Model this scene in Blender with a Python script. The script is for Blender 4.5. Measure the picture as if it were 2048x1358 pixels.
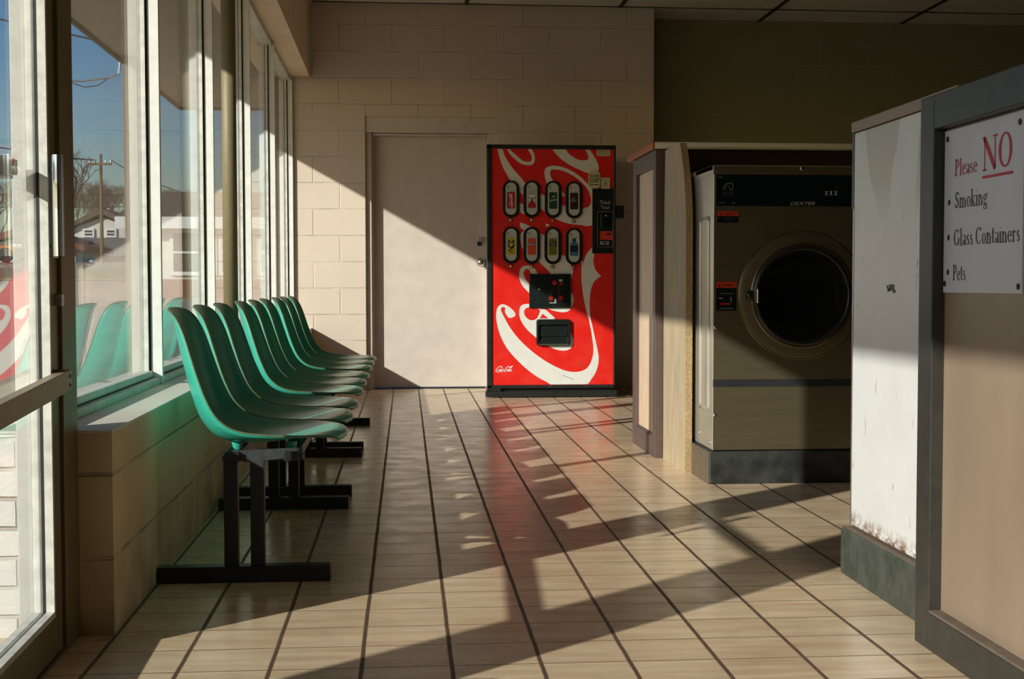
import bpy, bmesh, math, random
from mathutils import Vector, Matrix, geometry

# ------------------------------------------------------------------ clear
for o in list(bpy.data.objects):
    bpy.data.objects.remove(o)
scn = bpy.context.scene
COL = scn.collection

# ------------------------------------------------------------------ camera
CAM_H = 0.823
yaw, pitch = 0.0978, 0.0494
Fv = Vector((math.sin(yaw) * math.cos(pitch), math.cos(yaw) * math.cos(pitch), -math.sin(pitch)))
Rv = Vector((math.cos(yaw), -math.sin(yaw), 0))
Uv = Rv.cross(Fv)
cam = bpy.data.cameras.new('camera')
cam_o = bpy.data.objects.new('camera', cam)
COL.objects.link(cam_o)
m = Matrix((Rv, Uv, -Fv)).transposed().to_4x4()
m.translation = Vector((0, 0, CAM_H))
cam_o.matrix_world = m
cam.sensor_width = 36.0
cam.lens = 3005.12 / 2048 * 36.0
cam.shift_x = -82.94 / 2048
cam.shift_y = 37.69 / 2048
cam.clip_start = 0.05
cam.clip_end = 1000
scn.camera = cam_o

# ------------------------------------------------------------------ view, sky, sun
scn.view_settings.view_transform = 'Standard'
scn.view_settings.look = 'None'
scn.view_settings.gamma = 1.0
scn.view_settings.use_curve_mapping = False
scn.view_settings.exposure = 0.0

SUN_DIR = Vector((1.0, 0.985, -0.563)).normalized()      # the way the light travels
world = bpy.data.worlds.new('sky')
scn.world = world
world.use_nodes = True
wn = world.node_tree
wn.nodes.clear()
sky = wn.nodes.new('ShaderNodeTexSky')
sky.sky_type = 'NISHITA'
sky.sun_disc = False
sky.sun_elevation = math.radians(21.9)
sky.sun_rotation = math.radians(225.5)
sky.air_density = 1.0
sky.dust_density = 0.6
sky.ozone_density = 1.0
bg = wn.nodes.new('ShaderNodeBackground')
bg.inputs['Strength'].default_value = 0.12
out = wn.nodes.new('ShaderNodeOutputWorld')
hs = wn.nodes.new('ShaderNodeHueSaturation')
hs.inputs['Saturation'].default_value = 1.55
wn.links.new(sky.outputs[0], hs.inputs['Color'])
mulc = wn.nodes.new('ShaderNodeMix'); mulc.data_type = 'RGBA'; mulc.blend_type = 'MULTIPLY'
mulc.inputs[0].default_value = 1.0
mulc.inputs[7].default_value = (0.93, 1.0, 1.25, 1)
wn.links.new(hs.outputs[0], mulc.inputs[6])
wn.links.new(mulc.outputs[2], bg.inputs[0])
wn.links.new(bg.outputs[0], out.inputs[0])

sun = bpy.data.lights.new('sun', 'SUN')
sun.energy = 6.3
sun.angle = math.radians(0.55)
sun.color = (1.0, 0.945, 0.87)
sun_o = bpy.data.objects.new('sun', sun)
COL.objects.link(sun_o)
sun_o.location = (-8, -8, 6)
sun_o.rotation_euler = SUN_DIR.to_track_quat('-Z', 'Y').to_euler()

# ------------------------------------------------------------------ materials
def srgb(r, g, b):
    f = lambda c: (c / 255 / 12.92) if c <= 10 else (((c / 255) + 0.055) / 1.055) ** 2.4
    return (f(r), f(g), f(b), 1)

class NT:
    """small helper around a node tree"""
    def __init__(s, name):
        s.m = bpy.data.materials.new(name)
        s.m.use_nodes = True
        s.t = s.m.node_tree
        s.b = s.t.nodes['Principled BSDF']
    def n(s, typ, **kw):
        x = s.t.nodes.new('ShaderNode' + typ)
        for k, v in kw.items():
            setattr(x, k, v)
        return x
    def l(s, a, b):
        s.t.links.new(a, b)
    def math(s, op, a, b=None, c=None):
        x = s.n('Math', operation=op)
        for i, v in enumerate((a, b, c)):
            if v is None: continue
            if isinstance(v, (int, float)): x.inputs[i].default_value = v
            else: s.l(v, x.inputs[i])
        return x.outputs[0]
    def mix(s, fac, a, b):
        x = s.n('Mix', data_type='RGBA')
        for sock, v in ((x.inputs[0], fac), (x.inputs[6], a), (x.inputs[7], b)):
            if isinstance(v, (int, float)): sock.default_value = v
            elif isinstance(v, tuple): sock.default_value = v
            else: s.l(v, sock)
        return x.outputs[2]
    def pos(s, world=True):
        if world: return s.n('NewGeometry').outputs['Position']
        return s.n('TexCoord').outputs['Object']
    def noise(s, vec, scale, detail=4, rough=0.5, stretch=None):
        if stretch:
            mp = s.n('Mapping'); mp.inputs['Scale'].default_value = stretch
            s.l(vec, mp.inputs[0]); vec = mp.outputs[0]
        x = s.n('TexNoise')
        x.inputs['Scale'].default_value = scale
        x.inputs['Detail'].default_value = detail
        x.inputs['Roughness'].default_value = rough
        s.l(vec, x.inputs['Vector'])
        return x.outputs['Fac']
    def ramp(s, fac, lo, hi, a=0.0, b=1.0):
        x = s.n('MapRange')
        x.inputs[1].default_value = lo; x.inputs[2].default_value = hi
        x.inputs[3].default_value = a; x.inputs[4].default_value = b
        s.l(fac, x.inputs[0])
        return x.outputs[0]
    def bump(s, h, strength=0.3, dist=0.002):
        x = s.n('Bump'); x.inputs['Strength'].default_value = strength
        x.inputs['Distance'].default_value = dist
        s.l(h, x.inputs['Height']); s.l(x.outputs[0], s.b.inputs['Normal'])

def mat(name, col, rough=0.5, metal=0.0, var=0.0, vscale=6, bump=0.0, bscale=60, spec=0.5, dark=None, stretch=None, world=True, coat=0):
    q = NT(name)
    c = col if len(col) == 4 else (*col, 1)
    q.b.inputs['Roughness'].default_value = rough
    q.b.inputs['Metallic'].default_value = metal
    q.b.inputs['Specular IOR Level'].default_value = spec
    q.b.inputs['Coat Weight'].default_value = coat
    p = q.pos(world)
    if var:
        d = dark or (c[0] * (1 - var), c[1] * (1 - var), c[2] * (1 - var), 1)
        f = q.ramp(q.noise(p, vscale, 6, 0.6, stretch), 0.35, 0.65)
        q.l(q.mix(f, c, d), q.b.inputs['Base Color'])
    else:
        q.b.inputs['Base Color'].default_value = c
        f = q.ramp(q.noise(p, vscale, 3), 0.3, 0.7, rough * 0.9, min(1, rough * 1.15))
        q.l(f, q.b.inputs['Roughness'])
    if bump:
        q.bump(q.noise(p, bscale, 5), bump, 0.002)
    return q.m

def block_mat(name, axis, u0, v0, col, bw=0.4064, rh=0.2032, mortar=0.006, joint=(0.5, 0.42, 0.33, 1), bstr=0.8, dirt=0.12, stain=None):
    q = NT(name)
    p = q.pos()
    sp = q.n('SeparateXYZ'); q.l(p, sp.inputs[0])
    cb = q.n('CombineXYZ')
    q.l(q.math('ADD', sp.outputs[axis], u0), cb.inputs[0])
    q.l(q.math('ADD', sp.outputs[2], v0), cb.inputs[1])
    br = q.n('TexBrick')
    br.inputs['Scale'].default_value = 1.0
    br.inputs['Brick Width'].default_value = bw
    br.inputs['Row Height'].default_value = rh
    br.inputs['Mortar Size'].default_value = mortar
    br.inputs['Mortar Smooth'].default_value = 0.6
    # paint has wobbly joints
    wob = q.n('TexNoise'); wob.inputs['Scale'].default_value = 9
    q.l(cb.outputs[0], wob.inputs['Vector'])
    sb = q.n('VectorMath', operation='SUBTRACT'); q.l(wob.outputs['Color'], sb.inputs[0]); sb.inputs[1].default_value = (.5, .5, .5)
    sc = q.n('VectorMath', operation='SCALE'); sc.inputs['Scale'].default_value = 0.006; q.l(sb.outputs[0], sc.inputs[0])
    ad = q.n('VectorMath', operation='ADD'); q.l(cb.outputs[0], ad.inputs[0]); q.l(sc.outputs[0], ad.inputs[1])
    q.l(ad.outputs[0], br.inputs['Vector'])
    fac = br.outputs['Fac']
    soft = q.ramp(q.noise(p, 3.0, 5, 0.6), 0.35, 0.7)
    base = q.mix(q.math('MULTIPLY', soft, dirt), col, tuple(c * 0.72 for c in col[:3]) + (1,))
    specks = q.ramp(q.noise(p, 45, 3, 0.5), 0.70, 0.76)
    base = q.mix(q.math('MULTIPLY', specks, 0.25), base, (0.3, 0.22, 0.16, 1))
    jn = q.ramp(q.noise(p, 5, 3), 0.4, 0.62)
    base = q.mix(q.math('MULTIPLY', q.math('MULTIPLY', fac, jn), 0.55), base, joint)
    if stain is not None:
        low = q.ramp(sp.outputs[2], 0.30, 0.0)
        st = q.math('MULTIPLY', low, q.ramp(q.noise(p, 7, 5), 0.3, 0.65))
        base = q.mix(q.math('MULTIPLY', st, 0.7), base, stain)
    q.l(base, q.b.inputs['Base Color'])
    q.b.inputs['Roughness'].default_value = 0.55
    h = q.math('SUBTRACT', q.math('MULTIPLY', q.noise(p, 90, 4), 0.16), q.math('MULTIPLY', fac, q.math('ADD', q.math('MULTIPLY', jn, 0.7), 0.3)))
    q.bump(h, bstr, 0.005)
    return q.m

def tile_mat():
    q = NT('glazed floor tile')
    s = 0.194
    p = q.pos()
    sp = q.n('SeparateXYZ'); q.l(p, sp.inputs[0])
    x = q.math('ADD', sp.outputs[0], 0.099 + s * 100)
    y = q.math('ADD', sp.outputs[1], -3.2138 + s * 100)
    w = q.math('MULTIPLY', q.math('SUBTRACT', q.noise(p, 6, 2), 0.5), 0.003)
    gx = q.math('PINGPONG', q.math('ADD', x, w), s / 2)
    gy = q.math('PINGPONG', y, s / 2)
    # pingpong peaks half way; distance to the grid line
    mx = q.ramp(gx, 0.0035, 0.0065, 1, 0)
    my = q.ramp(gy, 0.0014, 0.0032, 1, 0)
    # one id per tile
    cb = q.n('CombineXYZ')
    q.l(q.math('FLOOR', q.math('DIVIDE', x, s)), cb.inputs[0]); q.l(q.math('FLOOR', q.math('DIVIDE', y, s)), cb.inputs[1])
    wn_ = q.n('TexWhiteNoise'); q.l(cb.outputs[0], wn_.inputs['Vector'])
    idv = wn_.outputs['Value']
    off = q.n('VectorMath', operation='SCALE'); q.l(wn_.outputs['Color'], off.inputs[0]); off.inputs['Scale'].default_value = 30
    pv = q.n('VectorMath', operation='ADD'); q.l(p, pv.inputs[0]); q.l(off.outputs[0], pv.inputs[1])
    streak = q.noise(pv.outputs[0], 3.2, 5, 0.6, (1.0, 7.0, 1.0))
    blot = q.noise(pv.outputs[0], 5, 4, 0.6)
    a = srgb(228, 207, 174); b = srgb(198, 163, 128)
    c = q.mix(q.ramp(streak, 0.36, 0.74), a, b)
    c = q.mix(q.math('MULTIPLY', q.ramp(blot, 0.45, 0.75), 0.35), c, srgb(176, 142, 114))
    c = q.mix(q.math('MULTIPLY', idv, 0.28), c, srgb(206, 176, 144))
    scuff = q.ramp(q.noise(p, 2.3, 8, 0.7, (1, 3, 1)), 0.66, 0.74)
    c = q.mix(q.math('MULTIPLY', scuff, 0.35), c, srgb(96, 72, 54))
    gn = q.noise(p, 25, 3)
    gcol = q.mix(gn, srgb(60, 42, 30), srgb(104, 78, 56))
    c = q.mix(my, c, srgb(82, 60, 42))
    c = q.mix(mx, c, gcol)
    q.l(c, q.b.inputs['Base Color'])
    rg = q.ramp(q.noise(p, 7, 4), 0.3, 0.7, 0.20, 0.32)
    g = q.math('MAXIMUM', mx, my)
    q.l(q.math('ADD', rg, q.math('MULTIPLY', g, 0.4)), q.b.inputs['Roughness'])
    q.b.inputs['Specular IOR Level'].default_value = 0.72
    h = q.math('SUBTRACT', q.math('MULTIPLY', q.noise(p, 10, 3, 0.5), 0.10), g)
    q.bump(h, 0.2, 0.0016)
    return q.m

def glass_mat(name, tint=(0.93, 0.96, 0.95, 1), dirt=0.05):
    q = NT(name)
    q.t.nodes.remove(q.b)
    outn = q.t.nodes['Material Output']
    geo = q.n('NewGeometry')
    dt = q.n('VectorMath', operation='DOT_PRODUCT')
    q.l(geo.outputs['Incoming'], dt.inputs[0]); q.l(geo.outputs['Normal'], dt.inputs[1])
    cosv = q.math('ABSOLUTE', dt.outputs['Value'])
    f = q.math('ADD', q.math('MULTIPLY', q.math('POWER', q.math('SUBTRACT', 1.0, cosv), 4.6), 0.96), 0.04)
    tr = q.n('BsdfTransparent'); tr.inputs[0].default_value = tint
    gl = q.n('BsdfGlossy'); gl.inputs['Roughness'].default_value = 0.005
    gl.inputs[0].default_value = (1, 1, 1, 1)
    mx = q.n('MixShader')
    q.l(f, mx.inputs[0]); q.l(tr.outputs[0], mx.inputs[1]); q.l(gl.outputs[0], mx.inputs[2])
    df = q.n('BsdfDiffuse'); df.inputs[0].default_value = (0.8, 0.78, 0.74, 1)
    m2 = q.n('MixShader')
    d = q.ramp(q.noise(q.pos(), 3.0, 8, 0.7, (1, 1, 0.35)), 0.42, 0.8, 0.0, dirt)
    q.l(d, m2.inputs[0]); q.l(mx.outputs[0], m2.inputs[1]); q.l(df.outputs[0], m2.inputs[2])
    q.l(m2.outputs[0], outn.inputs[0])
    return q.m

M = {}
M['tile'] = tile_mat()
PAINT = srgb(207, 191, 174)
M['block_back'] = block_mat('painted block', 0, 0.3006 + 0.4064 * 30, -2.008 + 0.2032 * 31, PAINT)
M['block_recess_shade'] = block_mat('painted block with recess shade', 0, 0.05 + 0.4064 * 30, -2.008 + 0.2032 * 31, srgb(146, 142, 104), dirt=0.2)  # same block, darkened to olive: the shade of the recess is in its colour
M['block_side'] = block_mat('dim painted block side', 1, 0.1 + 0.4064 * 30, -2.008 + 0.2032 * 31, srgb(110, 100, 80))  # kept dark so the unseen walls return little bounced light
M['knee'] = block_mat('painted knee wall block', 1, 0.2 + 0.4064 * 30, -0.183 + 0.197 * 30, srgb(214, 194, 150), bw=30.0, rh=0.197, joint=(0.16, 0.11, 0.07, 1), bstr=1.0, dirt=0.45, stain=(0.14, 0.09, 0.05, 1))
M['ledge'] = block_mat('worn white ledge paint', 1, 0.2 + 0.4064 * 30, 5.0, srgb(222, 214, 200), rh=7.0, joint=(0.4, 0.33, 0.25, 1), dirt=0.3)
M['brick_white'] = block_mat('white painted brick', 0, 20.0, 0.02 + 0.069 * 20, srgb(232, 230, 224), bw=0.2, rh=0.069, joint=(0.30, 0.2, 0.12, 1), bstr=1.0)
M['plaster'] = mat('painted soffit board', srgb(226, 202, 172), 0.6, var=0.12, vscale=4, bump=0.1)
M['ceil'] = mat('ceiling board', srgb(214, 205, 186), 0.85, var=0.1, vscale=8, bump=0.15)
M['black_bar'] = mat('dark ceiling strip', (0.02, 0.022, 0.018), 0.6)
M['door_paint'] = mat('white door paint', srgb(205, 192, 181), 0.38, var=0.10, vscale=9, bump=0.06, bscale=30)
M['frame_white'] = mat('dusty white window paint', srgb(214, 212, 202), 0.45, var=0.28, vscale=28, bump=0.3, bscale=70)
M['trim_white'] = mat('bright white trim paint', srgb(228, 228, 222), 0.45, var=0.12, vscale=20, bump=0.1)
M['bronze'] = mat('bronze aluminium', srgb(122, 106, 72), 0.42, metal=0.35, var=0.2, vscale=14)
M['rail_alu'] = mat('dull aluminium rail', srgb(170, 154, 128), 0.45, metal=0.3, var=0.12, vscale=30)
M['gasket'] = mat('black rubber gasket', (0.012, 0.012, 0.014), 0.55)
M['chrome'] = mat('polished metal', (0.75, 0.76, 0.78), 0.22, metal=1.0)
M['steel_dull'] = mat('dull zinc', (0.55, 0.56, 0.54), 0.35, metal=0.9, var=0.2, vscale=60)
M['pipe'] = mat('brass coloured pipe paint', srgb(132, 120, 90), 0.55, metal=0.1, var=0.12, vscale=60)
M['glass'] = glass_mat('window glass')
M['glass_door'] = glass_mat('door glass', dirt=0.03)
M['black_steel'] = mat('black painted steel', (0.010, 0.012, 0.011), 0.42, var=0.4, vscale=30)
M['beam_steel'] = mat('scuffed black steel', (0.045, 0.05, 0.055), 0.38, var=0.4, vscale=60)
M['edge_tan'] = mat('worn fibreglass edge', srgb(92, 110, 76), 0.5, var=0.3, vscale=40)

def shell_mat():
    q = NT('turquoise fibreglass')
    p = q.pos()
    f = q.ramp(q.noise(p, 120, 5, 0.7), 0.35, 0.7)
    q.l(q.mix(f, (0.040, 0.40, 0.285, 1), (0.030, 0.33, 0.235, 1)), q.b.inputs['Base Color'])
    q.b.inputs['Roughness'].default_value = 0.29
    q.b.inputs['Specular IOR Level'].default_value = 0.5
    q.bump(q.noise(p, 160, 3), 0.05, 0.001)
    return q.m
M['shell'] = shell_mat()
def red_mat():
    q = NT('red vending print')
    p = q.pos()
    f = q.ramp(q.noise(p, 9, 6, 0.65), 0.45, 0.8)
    q.l(q.mix(q.math('MULTIPLY', f, 0.35), srgb(214, 30, 22), srgb(226, 74, 58)), q.b.inputs['Base Color'])
    q.l(q.ramp(q.noise(p, 12, 4), 0.3, 0.7, 0.28, 0.45), q.b.inputs['Roughness'])
    q.bump(q.noise(p, 18, 3), 0.06, 0.002)
    return q.m
M['red'] = red_mat()
M['print_white'] = mat('white vending print', srgb(218, 216, 208), 0.36, var=0.08, vscale=14)
M['white_ink'] = mat('white ink', srgb(232, 232, 228), 0.4)
M['vend_black'] = mat('black vending body', (0.016, 0.019, 0.018), 0.38, var=0.5, vscale=40, bump=0.1)
M['plastic_black'] = mat('black plastic', (0.008, 0.012, 0.012), 0.28)
M['screen'] = mat('dark glossy display', (0.012, 0.018, 0.018), 0.2, var=0.3, vscale=50)
M['label_grey'] = mat('pale drink label', srgb(186, 190, 180), 0.45, var=0.15, vscale=120)
M['cream_lamp'] = mat('cream indicator', srgb(236, 206, 130), 0.4)
M['amber_lamp'] = mat('amber indicator', srgb(214, 164, 66), 0.4)
M['sticker'] = mat('aged cream sticker', srgb(196, 190, 150), 0.6, var=0.15, vscale=90)
M['ink'] = mat('black ink', (0.015, 0.015, 0.015), 0.5)
M['ink_grey'] = mat('faded sign ink', srgb(84, 84, 80), 0.5, var=0.35, vscale=60)
M['ink_red'] = mat('red sign ink', srgb(190, 34, 34), 0.5, var=0.15, vscale=60)
M['ink_red_faded'] = mat('faded red sign ink', srgb(176, 74, 78), 0.5, var=0.2, vscale=60)
for nm, c in {'can_red': (170, 30, 30), 'can_pale': (176, 170, 160), 'can_green': (10, 66, 50), 'can_maroon': (52, 16, 16), 'can_yellow': (196, 170, 30),
              'can_orange': (214, 74, 40), 'can_olive': (110, 112, 20), 'can_blue': (60, 110, 140), 'can_navy': (18, 34, 56), 'lime': (190, 200, 40)}.items():
    M[nm] = mat(nm.replace('_', ' ') + ' print', srgb(*c), 0.4, var=0.15, vscale=150)
M['steel'] = mat('brushed washer steel', (0.24, 0.195, 0.12), 0.42, metal=0.85, var=0.12, vscale=5, bump=0.03, bscale=200, stretch=(1, 1, 12))
M['steel_side'] = mat('pale washer side steel', (0.62, 0.57, 0.48), 0.30, metal=0.6, var=0.1, vscale=6)
M['steel_rim'] = mat('door ring steel', (0.30, 0.24, 0.14), 0.28, metal=1.0)
M['panel_black'] = mat('black control glass', (0.004, 0.010, 0.012), 0.22)
M['dark_ring'] = mat('dark door ring', (0.03, 0.026, 0.02), 0.3, metal=0.3)
M['porthole'] = mat('dark porthole glass', (0.004, 0.006, 0.006), 0.06, spec=0.7)
M['warn_red'] = mat('orange red warning print', srgb(206, 52, 22), 0.5, var=0.1, vscale=200)
M['frame_brown'] = mat('dull brown frame paint', srgb(92, 76, 70), 0.42, var=0.18, vscale=24, bump=0.05)
M['frame_dark'] = mat('dark slate frame paint', srgb(54, 53, 48), 0.38, var=0.3, vscale=22, bump=0.1)
M['laminate'] = mat('beige laminate', srgb(228, 198, 168), 0.42, var=0.12, vscale=9, bump=0.03)
M['laminate2'] = mat('tan laminate', srgb(152, 130, 110), 0.35, var=0.12, vscale=5, bump=0.05, stretch=(1, 1, 0.3))
M['plywood'] = mat('raw particle board', srgb(194, 172, 140), 0.7, var=0.22, vscale=22, bump=0.2, bscale=120, stretch=(1, 1, 0.25))
M['ply_edge'] = mat('particle board edge', srgb(176, 148, 104), 0.85, var=0.45, vscale=130, bump=0.4, bscale=200)
M['wood_orange'] = mat('orange wood edge', srgb(186, 92, 36), 0.4, var=0.3, vscale=16, stretch=(1, 0.15, 1))
M['counter_edge'] = mat('pale rolled laminate edge', srgb(206, 196, 168), 0.35, var=0.1, vscale=6)
M['brown_dark'] = mat('dark brown board', srgb(54, 34, 22), 0.5, var=0.2, vscale=8)
def enamel_mat():
    q = NT('white enamel side')
    p = q.pos()
    sp = q.n('SeparateXYZ'); q.l(p, sp.inputs[0])
    base = q.mix(q.ramp(q.noise(p, 6, 5), 0.4, 0.75, 0, 0.15), srgb(224, 222, 220), srgb(180, 172, 160))
    # water stains run down from the top
    st = q.math('MULTIPLY', q.ramp(q.noise(p, 5.5, 1, 0.3, (1, 1, 0.5)), 0.50, 0.53), q.ramp(sp.outputs[2], 0.98, 1.10))
    base = q.mix(q.math('MULTIPLY', st, 0.45), base, srgb(160, 146, 104))
    # rust: specks in streaks and along the lower lip
    rs = q.math('MULTIPLY', q.ramp(q.noise(p, 60, 4, 0.7, (1, 1, 0.25)), 0.64, 0.70), q.ramp(q.noise(p, 9, 2, 0.5, (1, 1, 0.08)), 0.56, 0.62))
    lip = q.math('MULTIPLY', q.ramp(sp.outputs[2], 0.185, 0.145), q.ramp(q.noise(p, 26, 5, 0.7), 0.42, 0.58))
    r = q.math('MAXIMUM', q.math('MULTIPLY', rs, 0.75), lip)
    q.l(q.mix(r, base, srgb(120, 72, 28)), q.b.inputs['Base Color'])
    q.b.inputs['Roughness'].default_value = 0.3
    return q.m
M['enamel'] = enamel_mat()
M['concrete_green'] = mat('dark green painted concrete', srgb(52, 60, 50), 0.55, var=0.5, vscale=16, bump=0.4, bscale=40, dark=(0.075, 0.08, 0.065, 1))
M['concrete_top'] = mat('dusty plinth top', srgb(112, 96, 80), 0.8, var=0.3, vscale=20, bump=0.4)
M['plinth_black'] = mat('black plinth paint', srgb(26, 28, 27), 0.5, var=0.8, vscale=14, bump=0.3, dark=(0.035, 0.037, 0.034, 1))
M['plinth_tan'] = mat('dusty brown plinth paint', srgb(110, 94, 76), 0.6, var=0.2, vscale=20)
M['sign_white'] = mat('aged white sign plate', srgb(206, 204, 212), 0.38, var=0.08, vscale=7, stretch=(1, 1, 0.2))
# outside
M['asphalt'] = mat('parking asphalt', srgb(172, 157, 134), 0.9, var=0.2, vscale=1.5, bump=0.3, bscale=60)
M['walk'] = mat('concrete walk', srgb(200, 180, 150), 0.85, var=0.1, vscale=2)
M['grass'] = mat('winter grass', srgb(150, 140, 96), 0.95, var=0.35, vscale=2)
M['eave_soffit'] = mat('eave underside board', srgb(196, 186, 172), 0.7, var=0.08, vscale=3)
M['eave_fascia'] = mat('eave fascia board', srgb(122, 112, 98), 0.6, var=0.1)
M['post_brown'] = mat('porch post paint', srgb(150, 132, 112), 0.6, var=0.1)
M['siding'] = mat('pale house siding', srgb(226, 222, 210), 0.7, var=0.1, vscale=1, stretch=(0.1, 0.1, 14))
M['roof_brown'] = mat('brown shingle roof', srgb(104, 84, 72), 0.9, var=0.25, vscale=3)
M['roof_grey'] = mat('grey shingle roof', srgb(118, 116, 112), 0.9, var=0.25, vscale=3)
M['roof_red'] = mat('red brown shingle roof', srgb(128, 70, 58), 0.9, var=0.25, vscale=3)
M['brick_red'] = mat('red house brick', srgb(140, 82, 62), 0.9, var=0.3, vscale=5, stretch=(0.3, 0.3, 6))
M['win_dark'] = mat('house window glass', srgb(66, 72, 74), 0.15, var=0.3, vscale=2)
M['win_white'] = mat('white house trim', srgb(236, 236, 232), 0.6)
M['bark'] = mat('bare tree bark', srgb(106, 82, 68), 0.95, var=0.2, vscale=3)
M['pole_wood'] = mat('utility pole wood', srgb(128, 106, 74), 0.9, var=0.2, vscale=4)
M['cable'] = mat('black overhead cable', (0.02, 0.02, 0.022), 0.6)
M['truck'] = mat('orange truck paint', srgb(196, 110, 40), 0.5)

# ------------------------------------------------------------------ mesh building
class MB:
    def __init__(s):
        s.bm = bmesh.new()
    def face(s, pts):
        vs = [s.bm.verts.new(p) for p in pts]
        try: return s.bm.faces.new(vs)
        except ValueError: return None
    def box(s, x0, x1, y0, y1, z0, z1):
        v = [s.bm.verts.new(p) for p in ((x0, y0, z0), (x1, y0, z0), (x1, y1, z0), (x0, y1, z0), (x0, y0, z1), (x1, y0, z1), (x1, y1, z1), (x0, y1, z1))]
        for f in ((0, 3, 2, 1), (4, 5, 6, 7), (0, 1, 5, 4), (1, 2, 6, 5), (2, 3, 7, 6), (3, 0, 4, 7)):
            s.bm.faces.new([v[i] for i in f])
        return s
    def prism(s, pts, d):
        """polygon pts (3d, planar, any winding) extruded by vector d"""
        d = Vector(d); pts = [Vector(p) for p in pts]
        a = [s.bm.verts.new(p) for p in pts]; b = [s.bm.verts.new(p + d) for p in pts]
        n = len(pts)
        for i in range(n):
            j = (i + 1) % n
            s.bm.faces.new((a[i], a[j], b[j], b[i]))
        for t in geometry.tessellate_polygon([pts]):
            try:
                s.bm.faces.new((a[t[0]], a[t[1]], a[t[2]])); s.bm.faces.new((b[t[2]], b[t[1]], b[t[0]]))
            except ValueError: pass
        return s
    def tube(s, pts, r, n=10, cap=True, r2=None):
        pts = [Vector(p) for p in pts]
        rings = []
        up = None
        for i, p in enumerate(pts):
            t = (pts[min(i + 1, len(pts) - 1)] - pts[max(i - 1, 0)]).normalized()
            if up is None:
                up = Vector((0, 0, 1)) if abs(t.z) < 0.9 else Vector((1, 0, 0))
            a = t.cross(up).normalized(); b = a.cross(t).normalized(); up = b
            rr = r if r2 is None else r + (r2 - r) * i / (len(pts) - 1)
            rings.append([s.bm.verts.new(p + (a * math.cos(2 * math.pi * k / n) + b * math.sin(2 * math.pi * k / n)) * rr) for k in range(n)])
        for i in range(len(rings) - 1):
            for k in range(n):
                s.bm.faces.new((rings[i][k], rings[i][(k + 1) % n], rings[i + 1][(k + 1) % n], rings[i + 1][k]))
        if cap:
            s.bm.faces.new(rings[0][::-1]); s.bm.faces.new(rings[-1])
        return s
    def lathe(s, c, axis, prof, n=48):
        """prof: list of (radius, distance along axis)"""
        c = Vector(c); ax = Vector(axis).normalized()
        u = ax.orthogonal().normalized(); w = ax.cross(u)
        rings = []
        for r, h in prof:
            if r < 1e-6: rings.append([s.bm.verts.new(c + ax * h)])
            else: rings.append([s.bm.verts.new(c + ax * h + (u * math.cos(2 * math.pi * k / n) + w * math.sin(2 * math.pi * k / n)) * r) for k in range(n)])
        for A, B in zip(rings, rings[1:]):
            for k in range(n):
                k2 = (k + 1) % n
                if len(A) == 1 and len(B) == 1: break
                if len(A) == 1: s.bm.faces.new((A[0], B[k2], B[k]))
                elif len(B) == 1: s.bm.faces.new((A[k], A[k2], B[0]))
                else: s.bm.faces.new((A[k], A[k2], B[k2], B[k]))
        return s
    def sphere(s, c, r, sx=1, sy=1, sz=1, n=16):
        bmesh.ops.create_uvsphere(s.bm, u_segments=n, v_segments=max(6, n // 2), radius=r, matrix=Matrix.Translation(c) @ Matrix.Diagonal((sx, sy, sz, 1)))
        return s
    def xf(s, mtx):
        bmesh.ops.transform(s.bm, matrix=mtx, verts=s.bm.verts)
        return s
    def build(s, name, m, parent=None, smooth=False, bevel=0, label=None, **kw):
        bmesh.ops.recalc_face_normals(s.bm, faces=s.bm.faces)
        base = Vector((0, 0, 0))
        q = parent
        while q is not None:
            base = base + Vector(q.location); q = q.parent
        if base.length > 0:
            bmesh.ops.translate(s.bm, vec=-base, verts=s.bm.verts)
        me = bpy.data.meshes.new(name)
        s.bm.to_mesh(me); s.bm.free()
        me.materials.append(m)
        o = bpy.data.objects.new(name, me)
        COL.objects.link(o)
        if smooth:
            for p in me.polygons: p.use_smooth = True
        if parent is not None: o.parent = parent
        if bevel:
            b = o.modifiers.new('edge', 'BEVEL'); b.width = bevel; b.segments = 2; b.limit_method = 'ANGLE'
        if label: o['label'] = label
        for k, v in kw.items(): o[k] = v
        return o

def thing(name, loc, label, cat, group=None):
    o = bpy.data.objects.new(name, None)
    o.empty_display_size = 0.1
    COL.objects.link(o)
    o.location = loc
    o['label'] = label; o['category'] = cat
    if group: o['group'] = group
    return o

def tag(o, label, cat, group=None):
    o['label'] = label; o['category'] = cat
    if group: o['group'] = group
    return o

def structure(name, label=None, loc=(0, 0, 0)):
    o = bpy.data.objects.new(name, None); COL.objects.link(o); o.location = loc
    o['kind'] = 'structure'
    if label: o['label'] = label
    return o

def copy_tree(o, parent=None):
    c = o.copy(); COL.objects.link(c); c.parent = parent
    for ch in list(o.children): copy_tree(ch, c)
    return c

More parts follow.
